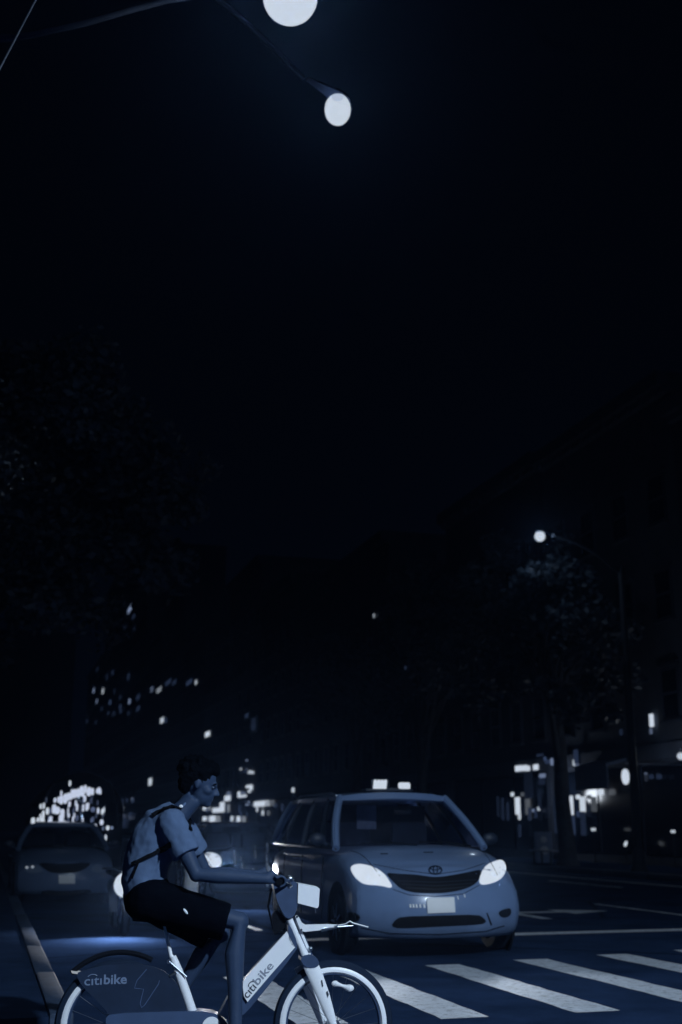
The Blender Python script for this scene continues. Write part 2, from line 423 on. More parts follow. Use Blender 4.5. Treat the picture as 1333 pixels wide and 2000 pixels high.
# lamp just left of the picture that touches the left tree
hd = atdist(-52, 935, 24.0); pb = hd + Vector((-1.9, .4, 0)); pb.z = .14
t4 = thing('street_lamp', 'street lamp beside the left tree, its glow just past the left frame edge', 'street lamp', Matrix.Translation(pb), 'street lamps')
hh = hd - pb
pm = MB(); pole(pm, (0, 0, 0), hh.z - .4); pm.build('post', POLEM, t4)
d = Vector((hh.x, hh.y, 0)).normalized()
am = MB(); am.tube([(0, 0, hh.z - .55), hh * .5 + Vector((0, 0, hh.z * .5 - .12)), hh - d * .5 + Vector((0, 0, .1))], [.06, .05, .04]); am.build('arm', POLEM, t4)
lamp_head(hh - d * .24 + Vector((0, 0, .09)), d, t4, .16, 50, None, soft=.12)
# overhead cable in the top left corner
wa = atdist(-60, 250, 6.4); wb = atdist(70, 0, 7.2); wc = wb + (wb - wa) * 1.2
cb = MB(); cb.tube([wa - (wb - wa), wa, wb, wc], .006, 6)
tag(cb.build('overhead_cable', mat('cable_sheath', (.5, .56, .66), .4)), 'thin overhead cable crossing the top left corner of the sky', 'cable')

# ---------------------------------------------------------------- cars
def car_lower(P):
    """smooth lower body: a grid on a box, bent to the car's plan and side profiles"""
    Ln = P['L']; nx, ny, nz = 44, 22, 12; vid = {}; V = []; Fc = []
    def mp(i, j, k):
        key = (i, j, k)
        if key in vid: return vid[key]
        a = i / nx; a = a ** 1.5 if a < .5 else 1 - .6464 * (2 * (1 - a)) ** 1.2; xl = a * Ln
        b = -1 + 2 * j / ny; b = math.copysign(1 - (1 - abs(b)) ** 1.25, b); c = k / nz
        zt = interp(xl, *P['top']) - P['crown'] * b * b - .045 * abs(b) ** 8
        zb = interp(xl, *P['bot']); z = zb + (zt - zb) * c
        wd = interp(xl, *P['wid']) * interp(c, (0, .12, .4, .75, .92, 1), (.93, .975, 1, .985, .955, .90))
        nose = interp(z, *P['nose']) + P['bow'] * abs(b) ** 2.4
        x = xl + nose * max(0, 1 - xl / 1.1) ** 1.6 - (P['bow'] * .7 * b * b + .06 * (1 - c)) * max(0, 1 - (Ln - xl) / .8) ** 1.6
        vid[key] = len(V); V.append(Vector((x, b * wd, z))); return vid[key]
    for i in range(nx):
        for j in range(ny):
            for k in (0, nz): Fc.append([mp(i, j, k), mp(i + 1, j, k), mp(i + 1, j + 1, k), mp(i, j + 1, k)])
        for k in range(nz):
            for j in (0, ny): Fc.append([mp(i, j, k), mp(i + 1, j, k), mp(i + 1, j, k + 1), mp(i, j, k + 1)])
    for j in range(ny):
        for k in range(nz):
            for i in (0, nx): Fc.append([mp(i, j, k), mp(i, j + 1, k), mp(i, j + 1, k + 1), mp(i, j, k + 1)])
    return V, Fc
def wheel(parent, x, y, r, out, rimm):
    M = Matrix.Translation((x, y, r)) @ Matrix.Rotation(R(90) * -out, 4, 'X')
    tw = .1
    t = MB(); t.lathe([(r * .66, -tw), (r * .9, -tw), (r * .98, -tw * .75), (r, -tw * .3), (r, tw * .3), (r * .98, tw * .75), (r * .9, tw), (r * .66, tw)], M, 30, True)
    w_ = t.build('wheel', BLACKM, parent)
    h = MB(); h.lathe([(.001, tw * .75), (.06, tw * .78), (.07, tw * .5), (r * .58, tw * .6), (r * .62, tw * .9), (r * .67, tw * .85), (r * .66, tw * .2)], M, 24)
    for k in range(7):
        a = 2 * math.pi * k / 7; ca, sa = math.cos(a), math.sin(a)
        h.tube([M @ Vector((.05 * ca, .05 * sa, tw * .72)), M @ Vector((r * .6 * ca, r * .6 * sa, tw * .78))], [.03, .02], 6)
    h.build('rim', rimm, w_)
def car(name, label, P, lat, al, paint, group='cars on the avenue', yaw=0):
    M = frame(L(lat, al), AVROT + yaw); t = thing(name, label, P['cat'], M, group)
    V, Fc = car_lower(P); mb = MB().add(V, Fc); body = mb.build('body', paint, t, ang=60)
    bvh = BVHTree.FromPolygons([v for v in V], Fc)
    # wheel wells and wheels
    for x in P['axles']:
        for s in (1, -1):
            yy = interp(x, *P['wid']) * s
            wl = MB(); wl.lathe([(.001, .012), (P['wr'] + .05, .012), (P['wr'] + .075, .0), (P['wr'] + .075, -.03)], Matrix.Translation((x, yy - s * .006, P['wr'] + .02)) @ Matrix.Rotation(R(-90) * s, 4, 'X'), 28)
            wl.build('wheel_well', BLACKM, t); wheel(t, x, yy - s * .088, P['wr'], s, CHROME)
    # greenhouse: glass panes between pillars, roof on top
    g = P['gh']; zb, zt = g['zb'], g['zt']; yb, yt = g['yb'], g['yt']
    def ws(u, v):  # u across -1..1, v up 0..1
        q = -1 + 2 * u; y = q * (yb * .93 + (yt * .97 - yb * .93) * v)
        x = g['xb'] + (g['xt'] - g['xb']) * v + (g['bb'] * (1 - v) + g['bt'] * v) * q * q - .03 * math.sin(math.pi * v)
        return Vector((x, y, zb + g['cw'] + (zt - zb - g['cw']) * v - .02 * q * q))
    p = MB(); p.patch(ws, 14, 8); wsh = p.build('windscreen', GLASS, t)
    for s0, s1 in ((.1, .5), (.52, .88)):
        wp = MB(); wp.tube([ws(s0, .0) + Vector((-.02, 0, .0)), ws((s0 + s1) / 2, .03) + Vector((-.02, 0, .015)), ws(s1, .03) + Vector((-.02, 0, .015))], .011, 6); wp.build('wiper', BLACKM, wsh)
    def sb(f, s): x0 = g['xb'] + g['bb']; return Vector((x0 + (g['rb'] - x0) * f, s * yb * interp(f, (0, .3, .8, 1), (.97, 1, 1, .93)), zb - .02 + g.get('rise', 0) * f))
    def st(f, s): x0 = g['xt'] + g['bt']; return Vector((x0 + (g['rt'] - x0) * f, s * yt * interp(f, (0, .3, .8, 1), (.97, 1, 1, .93)), zt + .0 - .02 * f))
    for s in (1, -1):
        for f0, f1 in zip(g['pil'][:-1], g['pil'][1:]):
            a = MB(); a.patch(lambda u, v: (sb(f0 + (f1 - f0) * u, s).lerp(st(f0 + (f1 - f0) * u, s), v)) + Vector((0, s * .03 * math.sin(math.pi * v), 0)), 6, 6)
            a.build('side_window', GLASS, t)
        for f in g['pil']:
            a = MB(); pts = [sb(f, s).lerp(st(f, s), k / 6) + Vector((0, s * (.008 + .03 * math.sin(math.pi * k / 6)), 0)) for k in range(7)]
            wd = .065 if f in (0, 1) else .04
            a.tube(pts, [(wd, .022)] * 7 if False else [wd * .72] * 7, 8); a.build('pillar', paint if f in (0, 1) or g.get('allp') else DARKP, t)
        # belt trim
        a = MB(); a.tube([sb(k / 8, s) + Vector((0, s * .01, 0)) for k in range(9)], .018, 6); a.build('belt_trim', DARKP, t)
    rg = MB(); rg.patch(lambda u, v: Vector((g['rb'] + (g['rt'] - g['rb']) * v + .1 * (1 - (2 * u - 1) ** 2), (2 * u - 1) * (yb * .9 + (yt * .92 - yb * .9) * v), zb + (zt - zb) * v)), 8, 4); rg.build('rear_window', GLASS, t)
    def rf(u, v):
        q = -1 + 2 * u; fx = v; x0 = g['xt'] + g['bt'] * q * q - .03; x1 = g['rt'] + .08 * (1 - q * q)
        y = q * (yt + .035) * interp(fx, (0, .3, .8, 1), (.97, 1, 1, .93))
        return Vector((x0 + (x1 - x0) * fx, y, zt + .012 + g['rc'] * (1 - abs(q) ** 2.6) * (math.sin(math.pi * min(1, .12 + fx * .8)) ** .5)))
    r = MB(); r.patch(rf, 18, 16); 
    r.patch(lambda u, v: rf(u, v) + Vector((0, 0, -.05 - g['rc'] * (1 - abs(2 * u - 1) ** 2.6) * .6)), 18, 16); nr = 19 * 17
    for k in range(18): r.f += [[k * 17, (k + 1) * 17, (k + 1) * 17 + nr, k * 17 + nr], [k * 17 + 16, (k + 1) * 17 + 16, (k + 1) * 17 + 16 + nr, k * 17 + 16 + nr]]
    for k in range(16): r.f += [[k, k + 1, k + 1 + nr, k + nr], [18 * 17 + k, 18 * 17 + k + 1, 18 * 17 + k + 1 + nr, 18 * 17 + k + nr]]
    roof = r.build('roof', paint, t, ang=50)
    # mirrors
    for s in (1, -1):
        mm = MB(); p0 = sb(.06, s)
        mm.tube([p0 + Vector((.05, 0, .02)), p0 + Vector((.02, s * .1, .06))], [.025, .03], 8)
        mm.ball(p0 + Vector((.01, s * .17, .10)), (.055, .10, .075), 14); mm.build('side_mirror', P.get('mirror', DARKP), t)
    # seats and dashboard
    for x, y in P['seats']:
        sm = MB(); z = zb - .25
        sm.box((x + .25, y, z - .1), (.55, .5, .16), bev=.05); sm.box((x + .52, y, z + .22), (.14, .48, .62), Matrix.Rotation(R(12), 3, 'Y'), bev=.05)
        sm.box((x + .6, y, z + .64), (.1, .26, .2), bev=.04); sm.build('seat', mat('seat_fabric', (.05, .075, .13), .8, var=.2), t)
    # front door and hood seams
    for s in (1, -1):
        for x in P['seams']:
            yy = interp(x, *P['wid']) * s; sm = MB()
            sm.tube([(x, yy * 1.002, z) for z in (.32, .55, .8)] + [(x, yy * .985, zb - .12)], .006, 5); sm.build('door_seam', BLACKM, t)
        for x in P['handles']:
            yy = interp(x, *P['wid']) * s; hm = MB(); hm.tube([(x, yy * .985, zb - .16), (x + .03, yy + s * .03, zb - .16), (x + .17, yy + s * .03, zb - .16), (x + .2, yy * .985, zb - .16)], .014, 8); hm.build('door_handle', P.get('handlem', CHROME), t)
    return t, M, bvh, dict(rf=rf, ws=ws)

TAXIP = mat('taxi_paint', (.17, .26, .45), .3, var=.06, scale=3, coat=.6, bump=.03, bscale=300)
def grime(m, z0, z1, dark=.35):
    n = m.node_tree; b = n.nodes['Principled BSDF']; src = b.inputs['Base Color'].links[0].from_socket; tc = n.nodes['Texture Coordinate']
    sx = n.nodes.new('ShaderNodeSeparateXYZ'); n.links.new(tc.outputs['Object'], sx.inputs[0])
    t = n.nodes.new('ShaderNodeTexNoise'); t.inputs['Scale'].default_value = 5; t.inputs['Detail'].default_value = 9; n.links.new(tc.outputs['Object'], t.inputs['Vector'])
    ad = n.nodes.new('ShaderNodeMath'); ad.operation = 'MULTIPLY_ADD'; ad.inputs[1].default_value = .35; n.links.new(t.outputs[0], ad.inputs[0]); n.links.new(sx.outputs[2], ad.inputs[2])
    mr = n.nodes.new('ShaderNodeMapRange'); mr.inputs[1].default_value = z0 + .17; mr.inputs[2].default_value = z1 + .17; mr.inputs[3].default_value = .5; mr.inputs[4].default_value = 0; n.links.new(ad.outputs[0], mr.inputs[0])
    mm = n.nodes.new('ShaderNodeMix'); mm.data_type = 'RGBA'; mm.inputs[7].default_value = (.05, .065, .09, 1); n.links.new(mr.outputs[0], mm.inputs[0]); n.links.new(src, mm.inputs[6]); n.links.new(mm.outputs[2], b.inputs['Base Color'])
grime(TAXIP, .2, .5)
MINIVAN = dict(cat='taxi', L=5.05, crown=.07, bow=.34,
    top=((0, .15, .45, .8, 1.1, 1.4, 5.05), (.93, .99, 1.06, 1.12, 1.155, 1.15, 1.12)),
    bot=((0, .5, .8, 4.5, 5.05), (.21, .19, .22, .24, .32)),
    wid=((0, .2, .5, .9, 1.6, 4.2, 5.05), (.93, .955, .975, .985, .99, .99, .93)),
    nose=((.2, .28, .4, .52, .66, .76, .86, .96), (.10, .03, .0, -.01, .02, .07, .15, .27)),
    axles=(.98, 4.0), wr=.335, seats=((2.0, .38), (2.0, -.38), (3.0, .38), (3.0, -.38)), seams=(1.62, 2.7, 3.75), handles=(2.45, 2.85),
    gh=dict(xb=.98, xt=1.86, bb=.30, bt=.14, zb=1.13, zt=1.70, yb=.93, yt=.69, cw=.02, rb=5.0, rt=4.75, rc=.075, pil=(0, .16, .42, .72, 1), rise=.02),
    mirror=DARKP)
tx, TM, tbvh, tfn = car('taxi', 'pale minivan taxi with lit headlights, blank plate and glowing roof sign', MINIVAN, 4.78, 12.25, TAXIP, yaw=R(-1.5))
HEAD = glow(1.9)
D = lambda n, p, m, **k: decal(n, p, tbvh, TM, m, tx, **k)
hl1 = D('headlight', [(684, 1692), (700, 1686), (726, 1691), (748, 1703), (760, 1718), (769, 1736), (742, 1729), (714, 1728), (700, 1720), (688, 1706)], HEAD, it=2, step=5)
hl2 = D('headlight', [(935, 1729), (939, 1706), (950, 1689), (968, 1681), (982, 1678), (989, 1690), (989, 1702), (979, 1717), (960, 1726)], HEAD, it=2, step=5)
GRM = mat('grille_black', (.003, .004, .007), .7, spec=.2)
gri = D('grille', [(752, 1704), (775, 1706), (815, 1708), (852, 1714), (890, 1708), (925, 1701), (943, 1697), (936, 1722), (912, 1736), (880, 1743), (850, 1745), (812, 1744), (784, 1737), (768, 1722)], GRM, it=2, step=7, off=.006)
for k in range(3):
    yy = 1719 + k * 7; x0 = 776 + k * 9; x1 = 932 - k * 9
    D('grille_bar', [(x0, yy), ((x0 + x1) / 2, yy + 3), (x1, yy - 2), (x1, yy), ((x0 + x1) / 2, yy + 5.2), (x0, yy + 2.2)], mat('grille_bar_black', (.008, .012, .02), .5, spec=.3), it=0, step=8, off=.014).parent = gri
D('lower_grille', [(764, 1809), (772, 1797), (784, 1790), (860, 1788), (934, 1786), (947, 1794), (951, 1801), (940, 1806), (860, 1810), (780, 1814)], GRM, it=1, step=7)
D('fog_lamp_recess', [(973, 1782), (983, 1776), (999, 1773), (999, 1787), (988, 1793), (978, 1791)], GRM, it=1, step=4)
D('fog_lamp_recess', [(664, 1786), (690, 1780), (706, 1790), (700, 1800), (676, 1802)], GRM, it=1, step=4)
D('bumper_slot', [(950, 1783), (953, 1783), (962, 1806), (959, 1808)], GRM, it=0, step=5)
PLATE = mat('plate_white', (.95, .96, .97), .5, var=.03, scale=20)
pla = D('license_plate', [(834, 1754), (888, 1752), (890, 1782), (836, 1784)], PLATE, it=0, step=8, off=.02)
for x in (800, 806, 812, 819, 827): D('plate_glint', [(x, 1766), (x + 3.4, 1766), (x + 4.4, 1773), (x + 1, 1773)], PLATE, it=0, step=6, off=.012)  # white slivers painted as highlights beside the plate
for x, y in ((893, 1750), (906, 1746)): D('bumper_glint', [(x, y), (x + 2, y), (x + 4, y + 7), (x + 2, y + 7)], PLATE, it=0, step=5, off=.008)  # two more painted highlights, higher on the bumper
# round emblem of two crossed ovals
def ringpoly(cx, cy, rx, ry, wd, n=22):
    a = [(cx + rx * math.cos(2 * math.pi * k / n), cy + ry * math.sin(2 * math.pi * k / n)) for k in range(n)]
    b = [(cx + (rx - wd) * math.cos(2 * math.pi * k / n), cy + (ry - wd * .8) * math.sin(2 * math.pi * k / n)) for k in range(n)]
    return a, b
def ring_decal(name, cx, cy, rx, ry, wd, m, parent):
    a, b = ringpoly(cx, cy, rx, ry, wd); Mi = TM.inverted(); o = Mi @ CAMP; v = []
    for q in a + b:
        d = (Mi.to_3x3() @ ray(*q)).normalized(); h = tbvh.ray_cast(o, d); v.append(o + d * (h[3] - .018))
    n = len(a); w2 = [p + Vector((.02, 0, 0)) for p in v]
    f = [(i, (i + 1) % n, (i + 1) % n + n, i + n) for i in range(n)]
    MB().add(v + w2, f + [[q + 2 * n for q in g] for g in f] + [(i, (i + 1) % n, (i + 1) % n + 2 * n, i + 2 * n) for i in range(n)]).build(name, m, parent)
EMB = mat('emblem_chrome', (.25, .3, .4), .25, 1)
ring_decal('emblem', 851, 1699, 13.5, 9, 2.3, EMB, tx); ring_decal('emblem', 851, 1699, 5, 8.5, 1.8, EMB, tx); ring_decal('emblem', 851, 1695.5, 10, 4.2, 1.7, EMB, tx)
# bonnet seam and bumper crease
for s in (1, -1):
    hs = MB(); pts = []
    for k in range(10):
        x = .22 + .1 * k; y = s * (.66 + .12 * k / 9); h = tbvh.ray_cast(Vector((x, y, 3)), Vector((0, 0, -1)))
        if h[0] is not None: pts.append(h[0])
    hs.tube(pts, .006, 5); hs.build('bonnet_seam', BLACKM, tx)
def crease(name, pts, r=.005, m=BLACKM):
    Mi = TM.inverted(); o = Mi @ CAMP; v = []
    for q in along_px(pts, 6):
        d = (Mi.to_3x3() @ ray(*q)).normalized(); h = tbvh.ray_cast(o, d)
        if h[0] is not None: v.append(h[0])
    if len(v) > 1: k = MB(); k.tube(v, r, 5); k.build(name, m, tx)
def along_px(poly, n):
    r = []
    for i in range(len(poly) - 1):
        for k in range(n): t = k / n; r.append((poly[i][0] + (poly[i + 1][0] - poly[i][0]) * t, poly[i][1] + (poly[i + 1][1] - poly[i][1]) * t))
    return r + [poly[-1]]
crease('bonnet_edge', [(730, 1688), (790, 1700), (852, 1708), (905, 1700), (948, 1686)])
crease('bumper_seam', [(768, 1737), (800, 1748), (850, 1751), (905, 1746), (936, 1729)], .004)
crease('bumper_lip', [(706, 1812), (760, 1823), (860, 1825), (950, 1819), (985, 1808)], .006)
crease('washer_nozzle', [(744, 1668), (758, 1668)], .009); crease('washer_nozzle', [(828, 1665), (846, 1665)], .009)
# roof sign: lit number box on a bar
rp = tfn['rf'](.5, .14); rz = Vector((rp.x, 0, rp.z))
rs = MB(); rs.box(rz + Vector((.0, 0, .02)), (.3, .62, .035), bev=.012); sg = rs.build('roof_sign', DARKP, tx)
def at_taxi_plane(px, py, x):
    Mi = TM.inverted(); o = Mi @ CAMP; d = Mi.to_3x3() @ ray(px, py); return o + d * ((x - o.x) / d.x)
X = rz.x - .12
c0 = at_taxi_plane(742, 1553, X); c1 = at_taxi_plane(742, 1545, X)
bx = MB(); bx.box(Vector((X + .06, c0.y, c0.z)), (.12, .185, .055), bev=.02); bx.build('sign_lamp', glow(1.75), sg)
for k in range(4):
    xx = 732 + k * 6.6; a = at_taxi_plane(xx, 1541, X); b = at_taxi_plane(xx + 1.5, 1526, X)
    q = MB(); q.tube([a, b], [.022, .022], 10); q.ball(a, .022); q.ball(b, .022); q.build('sign_digit_tube', glow(1.75), sg)
bk = MB(); a = at_taxi_plane(742, 1534, X + .05); bk.box(a, (.05, .24, .16), bev=.02); bk.build('sign_back', DARKP, sg)
a = at_taxi_plane(790, 1535, X + .1); q = MB(); q.box(a, (.08, .145, .085), bev=.018); q.build('off_duty_lamp', glow(1.75), sg)
a2 = at_taxi_plane(775, 1540, X + .12); q = MB(); q.box((a2.x, a2.y, a2.z - .02), (.07, .3, .05), bev=.01); q.build('lamp_bar', DARKP, sg)
for p in ((590, 1556),):
    a = at_taxi_plane(*p, 2.3)
for s_ in (.04, .96):
    q = MB(); q.tube([tfn['rf'](s_, .1 + .08 * k) + Vector((0, 0, .035 if 0 < k < 10 else .0)) for k in range(11)], .016, 8); q.build('roof_rail', CHROME, tx)
a = at_taxi_plane(786, 1588, 1.75); q = MB(); q.box(a, (.03, .22, .07), bev=.012); q.build('rear_view_mirror', DARKP, tx)
q = MB(); q.box((2.55, 0, 1.36), (.03, 1.2, .5)); pt = q.build('partition', mat('partition_plastic', (.02, .03, .055), .4), tx)
a = at_taxi_plane(716, 1596, 2.5); q = MB(); q.box(a, (.02, .26, .3), bev=.01); q.build('reflection_panel', mat('reflection_pale', (.4, .5, .7), .6, var=.3, scale=9), pt)  # pale panel standing in for a reflection in the windscreen
# headlight beams
for hp in ((724, 1710), (964, 1704)):
    p = at_taxi_plane(*hp, -.12 if hp[0] < 800 else -.05); light('headlight_or_added_beam', tx, p + Vector((-.06, 0, 0)), p + Vector((-6, 0, -.75)), 60, 70, .8, rad=.05)
# marker lamps along the roof edge
for px, py in ((590, 1554), (580, 1557)):
    pass

SEDAN = dict(cat='car', L=4.7, crown=.06, bow=.34,
    top=((0, .15, .5, .95, 1.3, 3.6, 4.7), (.74, .80, .88, .95, .98, 1.0, .96)),
    bot=((0, .5, .8, 4.2, 4.7), (.20, .18, .2, .22, .3)),
    wid=((0, .2, .5, .9, 1.6, 3.8, 4.7), (.84, .865, .885, .9, .91, .91, .84)),
    nose=((.2, .3, .45, .6, .7, .8), (.08, .02, 0, .02, .06, .14)),
    axles=(.92, 3.7), wr=.32, seats=((1.85, .36), (1.85, -.36), (2.75, .36), (2.75, -.36)), seams=(1.5, 2.5, 3.3), handles=(2.2, 3.1),
    gh=dict(xb=1.15, xt=2.0, bb=.25, bt=.12, zb=.96, zt=1.38, yb=.84, yt=.60, cw=.02, rb=4.1, rt=3.5, rc=.06, pil=(0, .12, .5, .85, 1), rise=.02))
DKPAINT = mat('dark_car_paint', (.018, .032, .065), .25, var=.1, coat=.8)
LPAINT = mat('navy_car_paint', (.12, .18, .31), .3, var=.1, coat=.7)
# parked car at left, lights off
lc, LM, lb, lf = car('parked_car', 'dark saloon car with unlit headlights and white plate at far left', SEDAN, 1.46, 22.4, LPAINT)
D2 = lambda n, p, m, **k: decal(n, p, lb, LM, m, lc, **k)
D2('grille', [(72, 1684), (128, 1688), (182, 1682), (172, 1694), (152, 1704), (128, 1706), (100, 1705), (86, 1697)], GRM, it=1, step=6)
D2('license_plate', [(115, 1709), (147, 1709), (147, 1726), (115, 1726)], PLATE, it=0, step=6, off=.015)
D2('headlight', [(46, 1692), (58, 1688), (76, 1690), (86, 1702), (70, 1706), (50, 1704)], mat('unlit_lens', (.25, .32, .45), .12, spec=.8), it=2, step=5)
D2('headlight', [(176, 1700), (184, 1690), (198, 1686), (208, 1690), (206, 1702), (190, 1705)], mat('unlit_lens', (.25, .32, .45), .12, spec=.8), it=2, step=5)
D2('lower_grille', [(84, 1738), (128, 1741), (176, 1736), (180, 1745), (128, 1750), (80, 1748)], GRM, it=1, step=6)
for x, y in ((53, 1694), (64, 1693)): D2('lens_glint', [(x - 2.5, y - 2), (x + 2.5, y - 2), (x + 2.5, y + 2), (x - 2.5, y + 2)], glow(.9), it=1, step=3, off=.015)  # glowing dots painted as highlights on the unlit lens
# queued car behind the taxi: one bright headlight shows
qc, QM, qb, qf = car('queued_car', 'black car with one glaring headlight queued behind the taxi', dict(SEDAN), 4.82, 21.6, DKPAINT)
D3 = lambda n, p, m, **k: decal(n, p, qb, QM, m, qc, **k)
D3('headlight', [(399, 1671), (404, 1665), (418, 1665), (432, 1673), (434, 1689), (424, 1695), (410, 1693), (401, 1684)], glow(1.8), it=2, step=4)
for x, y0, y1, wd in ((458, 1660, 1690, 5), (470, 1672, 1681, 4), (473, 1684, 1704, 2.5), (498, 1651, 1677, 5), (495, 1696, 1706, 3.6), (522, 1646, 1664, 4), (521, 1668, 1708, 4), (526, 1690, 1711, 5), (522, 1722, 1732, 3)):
    D3('reflection_streak', [(x - wd / 2, y0), (x + wd / 2, y0), (x + wd / 2 + (y1 - y0) * .07, y1), (x - wd / 2 + (y1 - y0) * .07, y1)], mat('streak_white', (.9, .93, 1), .3), it=1, step=4, off=.01)  # pale strips paint upright reflections onto the dark car front
light('headlight_or_added_beam', qc, (-.15, .62, .68), (-5.5, .9, .0), 420, 75, .8, col=(.86, .9, 1), rad=.05)
light('headlight_or_added_beam', qc, (-.15, -.3, .36), (-6.8, .1, .0), 500, 36, .8, col=(.86, .9, 1), rad=.05)  # added fog-lamp beam, no lamp drawn; lights the stop line under the taxi

# bus behind the parked car: glowing beads paint a dome of reflections in its tall windscreen
BUS = MINIVAN.copy(); BUSP = mat('bus_paint', (.004, .006, .011), .8, var=.1, spec=.1)
bx0 = L(2.15, 29.0); BM = frame(bx0, AVROT)
bus = thing('shuttle_bus', 'dark shuttle bus with many small glowing reflections painted in its domed windscreen', 'bus', BM)
hb, wb_ = 2.62, 1.0
def busf(u, v):
    q = -1 + 2 * u; z = .35 + (hb - .35) * v; wdt = wb_ * (1 - .28 * max(0, (v - .6) / .4) ** 2)
    return Vector((.25 * q * q + .35 * max(0, v - .35) ** 1.5, q * wdt, z - .3 * q * q * max(0, v - .6) / .4))
b = MB(); nU, nV = 16, 14
b.patch(busf, nU, nV); k0 = len(b.v); b.patch(lambda u, v: busf(u, v) + Vector((7.5, 0, 0)), nU, nV); m_ = nV + 1
for i in range(nU):
    for j in (0, nV): b.f.append([i * m_ + j, (i + 1) * m_ + j, (i + 1) * m_ + j + k0, i * m_ + j + k0])
for j in range(nV):
    for i in (0, nU): b.f.append([i * m_ + j, i * m_ + j + 1, i * m_ + j + 1 + k0, i * m_ + j + k0])
fcs = [f for n_, f in enumerate(b.f) if not (n_ < nU * nV and (n_ % nV) >= 6 and 1 <= n_ // nV < nU - 1)]
b.f = fcs; b.build('body', BUSP, bus, ang=60)
p = MB(); p.patch(lambda u, v: busf(1 / nU + u * (nU - 2) / nU, 6 / nV + v * 8 / nV) + Vector((-.004, 0, 0)), 12, 8); p.build('windscreen', glass('bus_glass', tr=.96), bus)
fr = MB(); fr.tube([busf(1 / nU, 6 / nV + t / 10 * 8 / nV) for t in range(11)], .035, 6); fr.build('windscreen_pillar', BLACKM, bus)
fr = MB(); fr.tube([busf(1 - 1 / nU, 6 / nV + t / 10 * 8 / nV) for t in range(11)], .03, 6); fr.build('windscreen_pillar', BLACKM, bus)
for x in (1.0, 6.0):
    for s in (1, -1): wheel(bus, x, s * (wb_ - .1), .42, s, CHROME)
def bus_plane(px, py, x):
    Mi = BM.inverted(); o = Mi @ CAMP; d = Mi.to_3x3() @ ray(px, py); return o + d * ((x - o.x) / d.x)
BL = [(120, 1562, 7, 18), (128, 1560, 8, 20), (115, 1562, 5, 12), (108, 1563, 5, 10), (134, 1556, 5, 16), (112, 1583, 12, 15), (106, 1580, 8, 18), (122, 1590, 8, 20), (120, 1602, 10, 24), (117, 1615, 9, 16), (127, 1612, 8, 18),
      (139, 1555, 7, 14), (146, 1550, 8, 18), (153, 1549, 8, 18), (160, 1545, 8, 20), (167, 1541, 5, 16), (174, 1546, 9, 18), (181, 1546, 6, 14), (190, 1545, 4, 10), (194, 1544, 6, 13), (137, 1530, 4, 11), (166, 1560, 5, 13), (141, 1549, 5, 14),
      (151, 1577, 4, 14), (163, 1578, 4, 14), (170, 1576, 5, 15), (182, 1581, 10, 9, .25), (192, 1583, 4, 11), (80, 1575, 4, 10), (86, 1574, 4, 12), (93, 1584, 6, 14), (85, 1591, 5, 16), (83, 1604, 9, 15), (99, 1604, 7, 20), (65, 1604, 8, 15),
      (136, 1615, 7, 14), (141, 1624, 8, 16), (162, 1617, 8, 16), (173, 1618, 5, 16, .3), (178, 1617, 5, 14), (186, 1615, 7, 12), (199, 1606, 7, 11), (150, 1600, 6, 8, .15), (182, 1600, 4, 10, .2), (144, 1585, 3, 10, .2), (191, 1568, 3, 10, .12),
      (80, 1638, 6, 14), (103, 1637, 8, 18), (211, 1617, 7, 9), (219, 1617, 4, 7, .5), (207, 1636, 4, 11), (158, 1582, 3, 20, .08), (180, 1558, 3, 12, .12), (205, 1583, 3, 20, .06)]
rb = random.Random(12)
for k in range(46):
    x = rb.uniform(72, 204); yt = 1542 + 26 * ((x - 160) / 90) ** 2; y = rb.uniform(yt, 1618)
    BL.append((x, y, rb.uniform(2.5, 5), rb.uniform(8, 13), rb.choice((1, 1, .25, .12))))
for q in BL:
    px, py, wpx, hpx = q[:4]; kk = q[4] if len(q) > 4 else 1.0
    x = .5 if 95 < px < 205 and py < 1622 else -.06
    if not (80 < px < 200 and 1530 < py < 1620): x = -.09
    c = bus_plane(px, py, x); s = (bus_plane(px + 1, py, x) - c).length
    m = MB(); r = wpx / 2 * s; hh = max(0, (hpx - wpx) / 2 * s)
    m.tube([c + Vector((0, 0, hh)), c + Vector((0, -.02 * hh, -hh))], r, 10); m.ball(c + Vector((0, 0, hh)), r, 10); m.ball(c + Vector((0, -.02 * hh, -hh)), r, 10)
    m.build('windscreen_glint', glow(kk * 1.7, 0 if kk > .6 else .5), bus)  # each bead is a painted reflection that glows

# white lane bollard seen between the rider's arm and chest
bp0 = atalong(374, 1700, 19.6); bl = thing('lane_bollard', 'white reflective bollard seen between the rider\'s chest and arm', 'bollard', frame(Vector((bp0.x, bp0.y, 0)), AVROT))
m = MB(); m.lathe([(.001, .0), (.2, 0), (.2, .05), (.13, .06), (.115, .3), (.105, .83), (.09, .88), (.05, .9), (.001, .905)], None, 20); m.build('post', mat('bollard_white', (.8, .84, .9), .5), bl)
m = MB(); m.lathe([(.117, .42), (.118, .43), (.114, .57), (.112, .58)], None, 20); m.build('reflective_band', PLATE, bl)
m = MB(); m.lathe([(.110, .66), (.112, .67), (.110, .80), (.107, .81)], None, 20); m.build('reflective_band', PLATE, bl)
